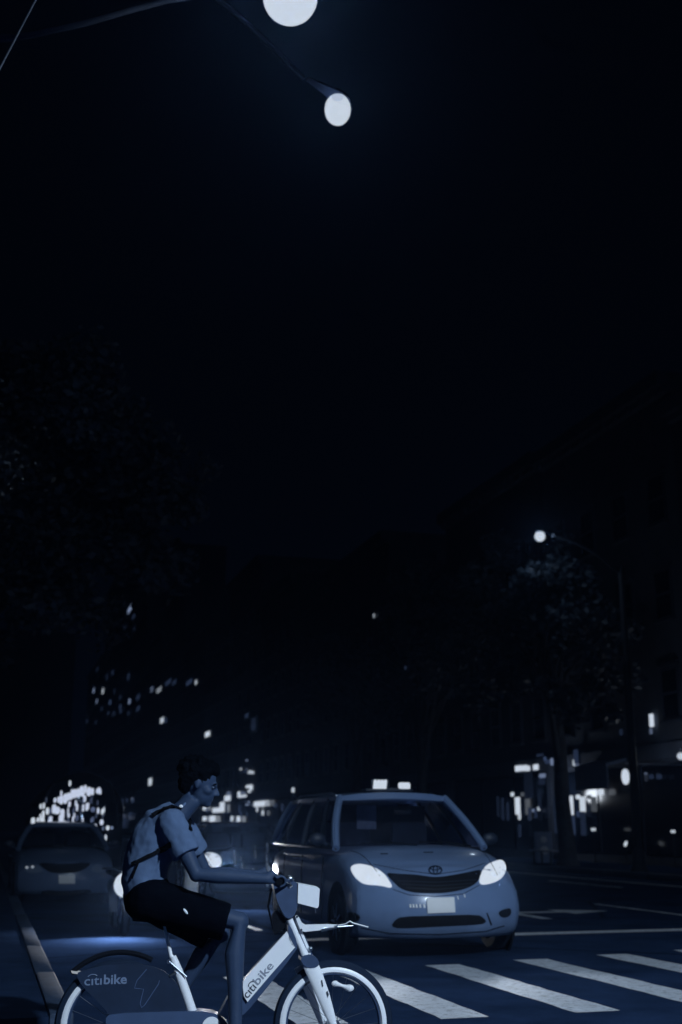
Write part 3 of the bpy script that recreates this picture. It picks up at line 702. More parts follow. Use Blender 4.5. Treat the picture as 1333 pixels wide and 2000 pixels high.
# ---------------------------------------------------------------- the hire bicycle
B0 = ground(439, 2118); BYAW = R(8); BMx = frame(B0, BYAW); BMi = BMx.inverted()
def bp(px, py, dy=0.0):
    """pixel -> point of the bicycle's own upright plane (dy to its left, away from the viewer)"""
    o = BMi @ CAMP; d = BMi.to_3x3() @ ray(px, py); return o + d * ((dy - o.y) / d.y)
bike = thing('bicycle', 'white and dark hire bicycle ridden to the right over the crossing', 'bicycle', BMx)
REFW = mat('reflective_white', (.9, .93, 1), .35, var=.04, scale=30, bump=.05, bscale=200)
FRAMEP = mat('bike_dark_frame', (.035, .065, .14), .45, var=.15, scale=14, bump=.05)
GUARD = mat('bike_guard_plastic', (.013, .026, .058), .6, spec=.2, var=.2, scale=9)
LETD = mat('lettering_dark', (.03, .04, .07), .5)
LETL = mat('lettering_pale', (.17, .23, .36), .45)
def bike_wheel(px, py, r, name, ring_r):
    c = bp(px, py); M = Matrix.Translation((c.x, 0, c.z)) @ Matrix.Rotation(R(90), 4, 'X'); zt = .024
    t = MB(); ro = r
    t.lathe([(ro - .052, -zt * .5), (ro - .03, -zt), (ro - .01, -zt * .8), (ro, 0), (ro - .01, zt * .8), (ro - .03, zt), (ro - .052, zt * .5)], M, 56, True)
    w_ = t.build(name, mat('tyre_rubber', (.012, .022, .045), .85, spec=.1, bump=.3), bike)
    for s in (1, -1):
        b = MB(); b.lathe([(ring_r + .018, s * (zt * .85)), (ring_r + .008, s * (zt + .003)), (ring_r - .008, s * (zt + .003)), (ring_r - .016, s * (zt * .6))], M, 56); b.build('reflective_sidewall', REFW, w_)
    rm = MB(); rm.lathe([(ro - .05, -.014), (ro - .075, -.014), (ro - .082, 0), (ro - .075, .014), (ro - .05, .014)], M, 48, True); rm.build('rim', FRAMEP, w_)
    h = MB(); h.tube([(c.x, -.06, c.z), (c.x, .06, c.z)], [.032, .032], 16); h.tube([(c.x, -.09, c.z), (c.x, .09, c.z)], .012, 10); h.build('hub', CHROME, w_)
    for k in range(20):
        a = 2 * math.pi * k / 20; a2 = a + (.35 if k % 2 else -.35); q = MB()
        q.tube([M @ Vector((.03 * math.cos(a2), .03 * math.sin(a2), .025 * (1 if k % 4 < 2 else -1))), M @ Vector(((ro - .08) * math.cos(a), (ro - .08) * math.sin(a), 0))], .0013, 4); q.build('spoke', mat('spoke_steel', (.3, .34, .42), .35, 1), w_)
    return w_, c
fw, fc = bike_wheel(651, 2000, .335, 'front_wheel', .282)
rw, rc = bike_wheel(229, 2002, .335, 'rear_wheel', .282)
# spoke reflector, dumb-bell shaped
m = MB(); a, b = bp(655, 1921, -.03), bp(683, 1930, -.03)
m.tube([a, a.lerp(b, .25), a.lerp(b, .5), a.lerp(b, .75), b], [.018, .012, .009, .013, .021], 10); m.ball(a, (.021, .012, .016)); m.ball(b, (.026, .012, .019)); m.build('reflector', REFW, fw)
def plate(name, poly, y0, y1, m, parent=bike, it=0, bev=0):
    mb = MB(); q = smoothpoly(poly, it) if it else poly
    lo = [bp(px, py, y0) for px, py in q]; hi = [Vector((p.x, y1, p.z)) for p in lo]; n = len(q)
    mb.add(lo + hi, [tuple(range(n)), tuple(reversed(range(n, 2 * n)))] + [(i, i + n, (i + 1) % n + n, (i + 1) % n) for i in range(n)])
    return mb.build(name, m, parent, ang=35)
def ptube(name, pts, rad, m, parent=bike, n=10, dy=0):
    mb = MB(); mb.tube([bp(*p) if len(p) == 3 else bp(*p, dy) for p in pts], rad, n); return mb.build(name, m, parent)
# fork: two broad blades either side of the wheel
for s in (-1, 1):
    mb = MB(); y = s * .058
    pts = [bp(604, 1878, y), bp(616, 1905, y), bp(632, 1945, y), bp(646, 1985, y), bp(653, 2004, y)]
    if s > 0: pts = [p + Vector((-.045, 0, -.02)) for p in pts]
    mb.tube(pts, [(.014, .042), (.015, .042), (.014, .036), (.012, .026), (.01, .018)], 12)
    fk = mb.build('fork_blade', REFW, bike)
plate('fork_scratch', [(628, 1915), (630, 1914), (632, 1926), (630, 1928)], -.076, -.07, LETD)
plate('fork_scratch', [(640, 1935), (643, 1942), (641, 1948), (638, 1938)], -.076, -.07, LETD)
plate('fork_slider', [(598, 1917), (607, 1914), (624, 1960), (620, 1968), (616, 1952)], .045, .05, REFW)
plate('fork_crown', [(586, 1872), (600, 1864), (618, 1868), (626, 1884), (612, 1892), (595, 1888)], -.075, .075, FRAMEP, it=1)
# head tube: two bright tubes and a dark gusset
ptube('head_tube', [(566, 1796), (576, 1820), (590, 1852), (596, 1866)], [.019, .019, .021, .024], REFW, dy=-.03)
ptube('steering_tube', [(577, 1796), (588, 1822), (602, 1856), (604, 1866)], [.012] * 4, REFW, dy=-.02)
ptube('head_tube_core', [(572, 1794), (600, 1870)], [.032, .036], FRAMEP, dy=0)
plate('gusset', [(562, 1808), (567, 1806), (582, 1842), (578, 1852), (566, 1842)], -.05, .02, FRAMEP, it=1)
m = MB(); m.ball(bp(607, 1853, -.04), .014); m.build('bolt', CHROME, bike)
# down tube: dark box beam with a white reflective side panel
plate('down_tube', [(470, 1922), (560, 1818), (584, 1836), (584, 1852), (492, 1966), (474, 1984), (452, 1996), (456, 1950)], -.032, .045, FRAMEP, it=1)
dt = plate('down_tube_panel', [(474, 1921), (481, 1908), (520, 1864), (561, 1819), (566, 1830), (574, 1846), (577, 1850), (530, 1903), (484, 1957), (477, 1946)], -.05, -.030, REFW)
def lettering(name, body, p0, p1, height, y, m, parent, off=.0, shear=0):
    a = bp(*p0, y); b = bp(*p1, y); d = (b - a); ln = d.length; d.normalize(); up = Vector((0, 0, 1)); up = (up - d * up.dot(d)).normalized(); nr = d.cross(up)
    v, f = text_mb(body, 1, .0, off); xs = [p.x for p in v]; ys = [p.y for p in v]; x0, x1 = min(xs), max(xs); mb = MB()
    k = ln / (x1 - x0)
    pts = [a + d * ((p.x - x0) * k) + up * (p.y * height) for p in v]; n = len(pts)
    mb.add(pts, f); mb.v += [Vector((p.x, p.y + .0035, p.z)) for p in pts]
    cnt = {}
    for q in f:
        for i in range(len(q)): e = tuple(sorted((q[i], q[(i + 1) % len(q)]))); cnt[e] = cnt.get(e, 0) + 1
    mb.f += [[a_, b_, b_ + n, a_ + n] for (a_, b_), c in cnt.items() if c == 1]
    return mb.build(name, m, parent, smooth=False)
def arc_over(p0, p1, rise, y, r, m, parent):
    a, b = bp(*p0, y), bp(*p1, y); d = b - a; up = Vector((-d.z, 0, d.x)).normalized(); mb = MB()
    mb.tube([a + d * t + up * (rise * math.sin(math.pi * t) ** .7) for t in [k / 10 for k in range(11)]], r, 6); mb.build('logo_arc', m, parent)
lettering('lettering', 'c\u0131t\u0131', (484, 1951), (502, 1929), .062, -.0525, LETD, dt, off=.004)
lettering('lettering', 'bike', (504, 1925), (536, 1887), .062, -.0525, mat('lettering_worn', (.26, .29, .36), .5), dt, off=.012)
arc_over((486, 1927), (496, 1917), .010, -.0525, .0026, LETD, dt)
# handlebar stem, console and bright front panel
cons = plate('console', [(532, 1718), (545, 1712), (578, 1722), (584, 1728), (583, 1762), (580, 1776), (574, 1792), (561, 1795), (552, 1782), (540, 1756)], -.06, .07, FRAMEP, it=1)
plate('front_panel', [(583, 1725), (620, 1732), (625, 1736), (623, 1770), (620, 1774), (582, 1764)], -.07, .07, REFW, it=0)
ptube('panel_cable', [(616, 1774), (617, 1783)], .003, CHROME)
ptube('brake_cable', [(530, 1735, -.12), (524, 1770, -.1), (534, 1815, -.07), (556, 1822, -.05)], .006, BLACKM)
plate('stem_cover', [(531, 1790), (540, 1775), (552, 1790), (560, 1806), (545, 1822), (534, 1826)], -.02, .03, BLACKM, it=1)
hbp = bp(556, 1716); mb = MB()
mb.tube([(hbp.x - .06, -.33, hbp.z - .005), (hbp.x - .03, -.2, hbp.z), (hbp.x + .01, -.1, hbp.z - .01), (hbp.x + .02, 0, hbp.z - .03), (hbp.x + .01, .1, hbp.z - .01), (hbp.x - .03, .2, hbp.z), (hbp.x - .06, .33, hbp.z - .005)], .013, 10)
hbar = mb.build('handlebar', FRAMEP, bike)
for s in (-1, 1):
    mb = MB(); mb.tube([(hbp.x - .062, s * .34, hbp.z - .005), (hbp.x - .034, s * .215, hbp.z)], .0175, 12); mb.build('grip', BLACKM, hbar)
    mb = MB(); mb.tube([(hbp.x - .02, s * .19, hbp.z - .01), (hbp.x + .02, s * .22, hbp.z - .03), (hbp.x - .005, s * .32, hbp.z - .035)], .006, 8); mb.build('brake_lever', CHROME, hbar)
mb = MB(); p = bp(566, 1716, -.06); mb.ball(p, (.028, .02, .02)); mb.tube([p, p + Vector((.0, 0, -.04))], .012, 8); mb.build('bell', CHROME, bike)
# front carrier: cast bracket and thin tray
rk = plate('front_carrier', [(577, 1790), (581, 1787), (586, 1794), (590, 1802), (597, 1806), (640, 1805), (660, 1806), (658, 1811), (632, 1812), (626, 1817), (596, 1820), (588, 1818), (583, 1806)], -.055, -.04, REFW)
ptube('carrier_rail', [(628, 1818, -.05), (658, 1812, -.07), (660, 1806, -.08)], .005, CHROME, rk)
ptube('carrier_rail', [(655, 1808, -.06), (675, 1805, -.08), (684, 1799, -.1), (690, 1803, -.1), (720, 1811, -.12)], .004, REFW, rk)
ptube('carrier_rail', [(592, 1819, .08), (640, 1812, .1), (690, 1808, .12)], .005, CHROME, rk)
for p in ((581, 1790), (589, 1816)):
    m = MB(); c = bp(*p, -.057); m.tube([c, c + Vector((0, -.004, 0))], .006, 8); m.build('rivet', LETD, rk)
# seat post, clamp and saddle
ptube('seat_post', [(318, 1795), (327, 1832), (334, 1866), (342, 1874)], [.006, .009, .012, .014], REFW, dy=-.01)
ptube('seat_tube', [(338, 1868), (348, 1895), (362, 1935), (376, 1976)], [.019, .026, .027, .027], REFW, dy=-.02)
ptube('seat_clamp', [(332, 1907), (345, 1900)], .008, CHROME, dy=-.05)
m = MB(); c = bp(331, 1878, -.05); m.lathe([(.004, -.004), (.011, -.004), (.012, .004), (.006, .004)], Matrix.Translation(c) @ Matrix.Rotation(R(90), 4, 'X'), 14); m.tube([c, bp(365, 1908, -.05)], .005, 6); m.build('clamp_lever', CHROME, bike)
sd = MB(); sc = bp(310, 1786)
v = []
for i in range(9):
    t = i / 8; x = sc.x - .14 + .28 * t; hw = interp(t, (0, .15, .35, .6, 1), (.075, .085, .065, .035, .02))
    for k in range(8): a = 2 * math.pi * k / 8; v.append((x, hw * math.cos(a), sc.z - .005 + .03 * math.sin(a) - .02 * t))
sd.add(v, [(i * 8 + k, i * 8 + (k + 1) % 8, (i + 1) * 8 + (k + 1) % 8, (i + 1) * 8 + k) for i in range(8) for k in range(8)] + [tuple(range(8)), tuple(range(64, 72))]); sd.build('saddle', BLACKM, bike)
# rear guard with lettering and bolt outline
rg = plate('rear_guard', [(148, 1902), (166, 1894), (220, 1882), (290, 1884), (330, 1900), (352, 1930), (366, 1975), (368, 2020), (300, 2060), (236, 2010), (196, 1960), (160, 1926)], -.05, -.035, GUARD, it=1)
plate('rear_guard', [(148, 1902), (166, 1894), (220, 1882), (290, 1884), (330, 1900), (352, 1930), (366, 1975), (368, 2020), (300, 2060), (236, 2010), (196, 1960), (160, 1926)], .035, .05, GUARD, it=1)
lettering('lettering', 'c\u0131t\u0131', (165, 1925), (199, 1923), .068, -.053, LETL, rg, off=.006)
lettering('lettering', 'bike', (203, 1922), (248, 1921), .068, -.053, LETL, rg, off=.02)
arc_over((172, 1908), (190, 1906), .010, -.053, .0022, LETL, rg)
bo = [(287, 1893), (268, 1915), (263, 1930), (281, 1932), (274, 1960), (277, 1968), (283, 1963), (310, 1922), (312, 1915)]
m = MB(); m.tube([bp(*q, -.051) for q in bo], .0022, 5); m.build('bolt_outline', mat('outline_blue', (.08, .13, .26), .5), rg)
plate('rear_lamp_strip', [(139, 1896), (181, 1902), (181, 1907), (141, 1901)], -.02, .03, glow(.85))
mb = MB()   # mudguard hoop under the guard
pts = [Vector((rc.x + .372 * math.cos(a), 0, rc.z + .372 * math.sin(a))) for a in [R(62 + 6 * k) for k in range(13)]]
mb.tube(pts, [(.035, .006)] * 13 if False else .014, 8); mb.build('mudguard', BLACKM, bike)
# motor and battery box between the wheels, cranks and pedals
mo = plate('motor_box', [(205, 1992), (214, 1980), (330, 1976), (410, 1975), (440, 1990), (452, 2016), (440, 2050), (300, 2052), (215, 2040)], -.07, .06, mat('motor_plastic', (.05, .085, .17), .4, var=.1), it=1)
m = MB(); c = bp(413, 2006, -.072); m.lathe([(.001, .004), (.05, .004), (.052, -.002)], Matrix.Translation(c) @ Matrix.Rotation(R(90), 4, 'X'), 26); m.build('crank_cover', REFW, mo)
plate('frame_wedge', [(428, 1982), (446, 1948), (446, 1990)], -.055, .04, REFW)
cc = bp(420, 2020); mb = MB(); mb.tube([(cc.x, -.11, cc.z), (cc.x, .11, cc.z)], .014, 10); crank = mb.build('crank_axle', CHROME, bike)
ped = {}
for s, a in ((-1, R(-12)), (1, R(168))):
    e = Vector((cc.x + .165 * math.cos(a), s * .11, cc.z + .165 * math.sin(a))); mb = MB()
    mb.tube([(cc.x, s * .11, cc.z), e], [.014, .011], 8); mb.build('crank_arm', FRAMEP, bike)
    mb = MB(); mb.box(e + Vector((0, s * .06, 0)), (.095, .09, .022), bev=.006); mb.build('pedal', BLACKM, bike); ped[s] = e + Vector((0, s * .06, .011))

# ---------------------------------------------------------------- the rider
rider = thing('person', 'cyclist in a pale T-shirt and black shorts leaning over the handlebar', 'person', BMx)
SKIN = mat('skin', (.03, .054, .11), .6, spec=.25, var=.08, scale=12)
SHIRT = mat('shirt_cotton', (.088, .138, .245), .9, spec=.1, var=.1, scale=16, bump=.15, bscale=250)
SHORT = mat('shorts_black', (.002, .003, .006), .9, spec=0, bump=.2, bscale=90)
HAIR = mat('hair_black', (.002, .003, .005), .9, spec=0, bump=.5, bscale=120)
def ell(mb, pts, n=16):
    """closed tube with elliptical sections: (point, half depth, half width)"""
    P = [p for p, _, _ in pts]; mb.v; v = []; N = len(P)
    for i, (p, rd, rwid) in enumerate(pts):
        t = (P[min(N - 1, i + 1)] - P[max(0, i - 1)]).normalized(); yv = Vector((0, 1, 0)); yv = (yv - t * yv.dot(t)).normalized(); xv = yv.cross(t)
        v += [p + xv * (rd * math.cos(2 * math.pi * k / n)) + yv * (rwid * math.sin(2 * math.pi * k / n)) for k in range(n)]
    f = [(i * n + k, i * n + (k + 1) % n, (i + 1) * n + (k + 1) % n, (i + 1) * n + k) for i in range(N - 1) for k in range(n)]
    f += [tuple(reversed(range(n))), tuple((N - 1) * n + k for k in range(n))]
    mb.add(v, f)
def limb(mb, pts, rad, n=12):
    mb.tube(pts, rad, n); mb.ball(pts[0], rad[0], n); mb.ball(pts[-1], rad[-1], n)
    for p, r in zip(pts[1:-1], rad[1:-1]): mb.ball(p, r, n)
pel = bp(292, 1748); shR = bp(336, 1606, -.185); shL = bp(352, 1606, .185)
spine = [(bp(290, 1752), .12, .165), (bp(281, 1718), .115, .155), (bp(287, 1680), .12, .155), (bp(303, 1640), .128, .17), (bp(322, 1608), .11, .185), (bp(338, 1588), .07, .12)]
elR = bp(384, 1708, -.24); hdR = bp(546, 1722, -.275); elL = bp(402, 1706, .24); hdL = bp(552, 1718, .275)
grR = Vector((hbp.x - .048, -.275, hbp.z - .002)); grL = Vector((hbp.x - .048, .275, hbp.z - .002))
hipR = bp(290, 1756, -.1); hipL = bp(292, 1756, .1); knR = bp(468, 1800, -.115); knL = None
ftR = ped[-1]; ftL = ped[1]
ankR = ftR + Vector((-.06, .0, .09)); ankL = ftL + Vector((-.07, 0, .1))
# left knee from leg lengths
def knee(h, a, l1, l2):
    d = a - h; D_ = min(d.length, l1 + l2 - .005); u = d.normalized(); c = (l1 * l1 - l2 * l2 + D_ * D_) / (2 * D_); hgt = math.sqrt(max(0, l1 * l1 - c * c))
    n_ = Vector((0, 1, 0)).cross(u).normalized()
    if n_.x < 0: n_ = -n_
    return h + u * c + n_ * hgt
knL = knee(hipL, ankL, .45, .45); knL.y = .115
body = MB(); ell(body, [(p, a * .94, b * .94) for p, a, b in spine])
# neck and head
nk0 = bp(345, 1596); nk1 = bp(379, 1560); hc = bp(391, 1528)
body.tube([nk0, nk0.lerp(nk1, .5), nk1], [.068, .058, .056], 14); body.ball(nk0, .068)
HT = Matrix.Rotation(R(14), 3, 'Y')
def hp(x, y, z): return hc + HT @ Vector((x, y, z))
body.ball(hp(-.012, 0, .02), (.100, .076, .100), 20, HT)             # skull
body.ball(hp(.035, 0, -.055), (.062, .058, .075), 18, HT)            # jaw
body.ball(hp(.070, 0, -.105), (.026, .026, .022), 12, HT)            # chin
body.ball(hp(.085, 0, .005), (.018, .045, .02), 12, HT)              # brow
body.tube([hp(.088, 0, .0), hp(.104, 0, -.022), hp(.118, 0, -.042)], [.009, .012, .014], 10); body.ball(hp(.116, 0, -.042), .0145)   # nose
for s in (-1, 1): body.ball(hp(.104, s * .013, -.047), .010, 8)
body.ball(hp(.088, 0, -.070), (.014, .024, .008), 10, HT); body.ball(hp(.086, 0, -.083), (.014, .022, .008), 10, HT)       # lips
for s in (-1, 1):
    body.ball(hp(.052, s * .05, -.035), (.03, .02, .025), 10, HT)    # cheeks
    body.ball(hp(-.012, s * .077, -.012), (.018, .009, .032), 12, HT)   # ears
# arms and hands
for s, sh, el, gp in ((-1, shR, elR, grR), (1, shL, elL, grL)):
    wr = gp + Vector((-.075, 0, .012)); f2 = el.lerp(wr, .3)
    limb(body, [sh, sh.lerp(el, .5), el, f2, wr], [.058, .049, .041, .042, .028])
    body.tube([wr, gp + Vector((-.03, 0, .026))], [(.024, .032), (.017, .042)], 12)
    for k in range(4):
        y = gp.y + (k - 1.5) * .0215; r = (.0088, .0094, .009, .0078)[k if s < 0 else 3 - k]; pts = []
        for q in range(6):
            a = R(140 - 48 * q * (1 - .03 * k)); pts.append(Vector((gp.x + .0275 * math.cos(a), y, gp.z + .0275 * math.sin(a))))
        limb(body, [gp + Vector((-.03, (k - 1.5) * .0215, .024))] + pts, [r * 1.08, r, r, r, r * .95, r * .9, r * .82], 8)
    ty = gp.y - s * .045
    limb(body, [gp + Vector((-.05, -s * .03, .01)), Vector((gp.x - .03, ty, gp.z - .012)), Vector((gp.x - .004, ty - s * .004, gp.z - .029)), Vector((gp.x + .02, ty, gp.z - .026))], [.014, .0125, .011, .0095], 8)
# legs and shoes' feet
for s, h, k, a, ft in ((-1, hipR, knR, ankR, ftR), (1, hipL, knL, ankL, ftL)):
    cal = k.lerp(a, .32) + Vector((-.02, 0, 0))
    limb(body, [h, h.lerp(k, .5), k, cal, k.lerp(a, .65) + Vector((-.008, 0, 0)), a], [.095, .076, .056, .056, .042, .036])
    limb(body, [a, a + Vector((-.03, 0, -.05)), a + Vector((.06, 0, -.055)), a + Vector((.15, 0, -.065))], [.036, .035, .032, .022])
bme = remesh(body, .0065, 5); bme.name = 'body'; bme.materials.append(SKIN)
linkmesh('body', bme, rider)
# shirt with short sleeves
sh_ = MB(); ell(sh_, [(p, a + .012, b + .014) for p, a, b in spine[:-1]] + [(bp(340, 1586), .075, .115), (bp(347, 1579), .062, .07)])
for s, sh, el in ((-1, shR, elR), (1, shL, elL)):
    e = sh.lerp(el, .62); sh_.tube([sh + Vector((-.02, -s * .05, .02)), sh, sh.lerp(el, .35), e], [.07, .079, .080, .083], 16); sh_.ball(sh, .08)
sme = remesh(sh_, .009, 7); sme.materials.append(SHIRT); sme.name = 'shirt'
from mathutils import noise
for v in sme.vertices:
    n_ = noise.noise(Vector((v.co.x * 16 + v.co.z * 7, v.co.y * 10, v.co.z * 5 - v.co.x * 9))) + .5 * noise.noise(v.co * 34)
    v.co += v.normal * (n_ * .007)
so = linkmesh('shirt', sme, rider)
cl = MB(); nkc = bp(350, 1581)
cl.tube([nkc + Matrix.Rotation(R(-42), 3, 'Y') @ Vector((.066 * math.cos(2 * math.pi * k / 16), .070 * math.sin(2 * math.pi * k / 16), 0)) for k in range(17)], .008, 8); cl.build('collar', SHIRT, so)
# shorts
st_ = MB(); ell(st_, [(bp(284, 1722), .118, .162), (bp(288, 1740), .137, .175), (bp(291, 1765), .135, .175), (bp(296, 1785), .10, .15)])
for s, h, k in ((-1, hipR, knR), (1, hipL, knL)):
    st_.ball(h, .12); e = h.lerp(k, .86); dn = Vector((0, 0, -1))
    st_.tube([h, h.lerp(k, .3) + dn * .008, h.lerp(k, .6) + dn * .014, e + dn * .02], [.118, .112, .104, .102], 18)
tme = remesh(st_, .010, 8); tme.materials.append(SHORT); tme.name = 'shorts'
for v in tme.vertices: v.co += v.normal * (.006 * noise.noise(v.co * 14))
linkmesh('shorts', tme, rider)
m = MB(); a, b = bp(358, 1775, -.235), bp(367, 1785, -.235)
h0 = hipR.lerp(knR, .42); c = Vector((bp(363, 1780, h0.y - .112).x, h0.y - .112, bp(363, 1780, h0.y - .112).z))
m.ball(c, (.019, .004, .007), 10, Matrix.Rotation(R(50), 3, 'Y')); m.build('pocket_tag', REFW, rider)
# shoes
for ft, a in ((ftR, ankR), (ftL, ankL)):
    sm = MB(); limb(sm, [a + Vector((-.035, 0, -.055)), a + Vector((.05, 0, -.057)), a + Vector((.13, 0, -.064)), a + Vector((.17, 0, -.068))], [.044, .042, .036, .026])
    me = remesh(sm, .009, 4); me.materials.append(SHORT); linkmesh('shoe', me, rider)
# hair: short, full on top, down to the nape
hr = MB(); hr.ball(hp(-.03, 0, .04), (.105, .088, .098), 18, HT); hr.ball(hp(.02, 0, .085), (.08, .072, .055), 14, HT); hr.ball(hp(-.07, 0, -.01), (.055, .07, .075), 14, HT)
for k in range(46):
    a = random.uniform(0, 2 * math.pi); b = random.uniform(.1, 1.5); d = Vector((math.sin(b) * math.cos(a) - .25, math.sin(b) * math.sin(a), math.cos(b)))
    c = hp(-.02, 0, .04) + HT @ Vector((d.x * .095, d.y * .08, d.z * .092)); hr.ball(c, random.uniform(.014, .024), 8)
hme = remesh(hr, .007, 2); hme.materials.append(HAIR)
for v in hme.vertices: v.co += v.normal * (.006 * noise.noise(v.co * 60))
linkmesh('hair', hme, rider)
for s in (-1, 1):
    m = MB(); m.ball(hp(.079, s * .031, -.012), (.011, .013, .009), 10); m.build('eye', mat('eye_white', (.07, .1, .16), .2), rider)
    m = MB(); m.ball(hp(.087, s * .032, -.012), (.004, .006, .006), 8); m.build('pupil', BLACKM, rider)
    m = MB(); m.tube([hp(.094, s * .014, .008), hp(.092, s * .032, .012), hp(.08, s * .048, .006)], .0045, 6); m.build('eyebrow', HAIR, rider)
# small white clip at the collar
m = MB(); p = bp(354, 1575, -.075); m.ball(p, (.012, .006, .010), 10); m.build('collar_clip', REFW, rider)
# backpack with straps
bagM = mat('bag_nylon', (.003, .004, .007), .8, spec=.1, bump=.3, bscale=150)
bag = thing('sling_bag', 'black sling bag strap across the cyclist\'s pale shirt', 'bag', BMx)
mb = MB(); ell(mb, [(bp(282, 1712, .11), .03, .07), (bp(268, 1700, .11), .05, .08), (bp(268, 1676, .11), .05, .08), (bp(284, 1656, .11), .03, .06)], 14)
me = remesh(mb, .012, 6); me.materials.append(bagM); linkmesh('pouch', me, bag)
def strap(pts, wdt, name='strap'):
    """flat webbing band: (point, outward normal) pairs"""
    mb = MB(); v = []
    for i, (p, nn) in enumerate(pts):
        t = (pts[min(len(pts) - 1, i + 1)][0] - pts[max(0, i - 1)][0]).normalized(); sd_ = t.cross(nn).normalized()
        for q in (-1, 1):
            for e in (.0, .006): v.append(p + sd_ * (q * wdt) + nn * e)
    f = []
    for i in range(len(pts) - 1):
        a = i * 4; b = a + 4
        f += [(a, b, b + 1, a + 1), (a + 2, a + 3, b + 3, b + 2), (a + 1, b + 1, b + 3, a + 3), (a, a + 2, b + 2, b)]
    mb.add(v, f).build(name, bagM, bag)
sbv = BVHTree.FromPolygons([v.co for v in sme.vertices], [list(p.vertices) for p in sme.polygons])
def on_shirt(px, py, off=.004):
    o = BMi @ CAMP; d = (BMi.to_3x3() @ ray(px, py)).normalized(); h = sbv.ray_cast(o, d)
    if h[0] is None: h = sbv.find_nearest(bp(px, py, -.15)); return h[0] + h[1] * off, h[1]
    return h[0] + h[1] * off, h[1]
def along(poly, n):
    r = []
    for i in range(len(poly) - 1):
        for k in range(n): t = k / n; r.append((poly[i][0] + (poly[i + 1][0] - poly[i][0]) * t, poly[i][1] + (poly[i + 1][1] - poly[i][1]) * t))
    return r + [poly[-1]]
strap([on_shirt(*q, .006) for q in along([(336, 1649), (322, 1656), (308, 1663)], 4)], .015)
strap([on_shirt(*q, .006) for q in along([(310, 1662), (290, 1672), (272, 1682), (259, 1688)], 4)], .010)
strap([on_shirt(*q, .008) for q in along([(272, 1684), (266, 1700), (260, 1716)], 3)], .005, 'strap_tail')
strap([on_shirt(*q, .006) for q in along([(300, 1594), (318, 1583), (336, 1578), (352, 1581), (364, 1590)], 4)], .016)
strap([on_shirt(*q, .006) for q in along([(364, 1590), (370, 1604), (371, 1622)], 3)], .012)

# ---------------------------------------------------------------- moped behind the rider
mp_ = atalong(246, 1728, 16.2); moM = frame(Vector((mp_.x, mp_.y, 0)), AVROT); mz = mp_.z
mop = thing('moped', 'dark moped with a glaring round headlamp just behind the cyclist', 'moped', moM)
MOP = mat('moped_plastic', (.012, .018, .03), .4, coat=.4)
mb = MB(); mb.ball((.02, 0, mz), (.10, .165, .17), 20); mb.build('headlamp_cowl', MOP, mop)
mb = MB(); mb.ball((-.06, .0, mz), (.07, .16, .16), 22); hl = mb.build('headlamp', glow(1.7), mop)
mb = MB(); mb.tube([(.14, -.3, mz + .2), (.1, -.15, mz + .2), (.06, 0, mz + .14), (.1, .15, mz + .2), (.14, .3, mz + .2)], .013, 8); mb.build('handlebar', MOP, mop)
mb = MB(); mb.prism([(-.17, .28), (.17, .28), (.2, .5), (.12, .72), (-.12, .72), (-.2, .5)], .1, .2, lambda a, b, y: Vector((y, a, b))); mb.build('apron', MOP, mop)
for x, nm in ((.02, 'front_wheel'), (1.22, 'rear_wheel')):
    M_ = Matrix.Translation((x, 0, .24)) @ Matrix.Rotation(R(90), 4, 'X'); mb = MB()
    mb.lathe([(.15, -.05), (.2, -.06), (.24, -.03), (.24, .03), (.2, .06), (.15, .05)], M_, 26, True); wq = mb.build(nm, BLACKM, mop)
    mb = MB(); mb.lathe([(.001, .03), (.15, .03), (.155, -.03), (.001, -.03)], M_, 20); mb.build('rim', CHROME, wq)
mb = MB(); mb.tube([(.02, .07, .24), (.08, .06, .5), (.12, .03, mz + .1)], .018, 8); mb.tube([(.02, -.07, .24), (.08, -.06, .5), (.12, -.03, mz + .1)], .018, 8); mb.build('fork', CHROME, mop)
mb = MB(); ell(mb, [(Vector((.2, 0, .36)), .05, .14), (Vector((.55, 0, .33)), .05, .14), (Vector((.75, 0, .5)), .12, .14), (Vector((1.2, 0, .55)), .13, .13), (Vector((1.5, 0, .6)), .06, .08)], 14); mb.build('body', MOP, mop)
mb = MB(); mb.box((1.0, 0, .75), (.7, .27, .1), bev=.04); mb.build('seat', BLACKM, mop)
light('headlamp_light', mop, (-.16, 0, mz), (-.9, .3, .0), 300, 112, 1.0, col=(.86, .9, 1), rad=.06)
# ---------------------------------------------------------------- buildings along the right side of the avenue
FL = 21.3
BR = [mat('dark_brick', (.035, .045, .07), .9, var=.25, scale=3, bump=.5, bscale=14), mat('brownstone', (.028, .036, .058), .9, var=.2, scale=2, bump=.4, bscale=10), mat('grey_render', (.045, .058, .085), .9, var=.2, scale=1.5)]
STONE = mat('cornice_stone', (.05, .065, .1), .85, var=.2, scale=4)
PANE = mat('window_pane_dark', (.006, .01, .02), .15, spec=.6)
FRM = mat('window_frame', (.03, .04, .065), .6)
SHOPD = mat('shop_dark', (.015, .02, .034), .5, var=.3, scale=3)
wf = MB()
for sx in (-1, 1): wf.box((sx * .52, .03, 0), (.09, .08, 1.7))
for z in (-.81, 0, .81): wf.box((0, .03, z), (.95, .07, .08))
wf.box((0, .06, -.90), (1.25, .16, .09)); wf.box((0, .05, .93), (1.25, .12, .14)); WFM = wf.mesh('window', FRM, smooth=False)
WPM = MB().box((0, .012, 0), (.96, .02, 1.6)).mesh('pane', PANE, smooth=False)
blds = []; a = 16.0; hs = [13.5, 15.2, 16.4, 16.6, 14.8, 18, 17, 20, 24, 19, 22, 30, 27, 44, 48, 36]
wd = [9, 8, 10, 11, 9, 12, 10, 12, 14, 13, 16, 18, 20, 34, 36, 40]
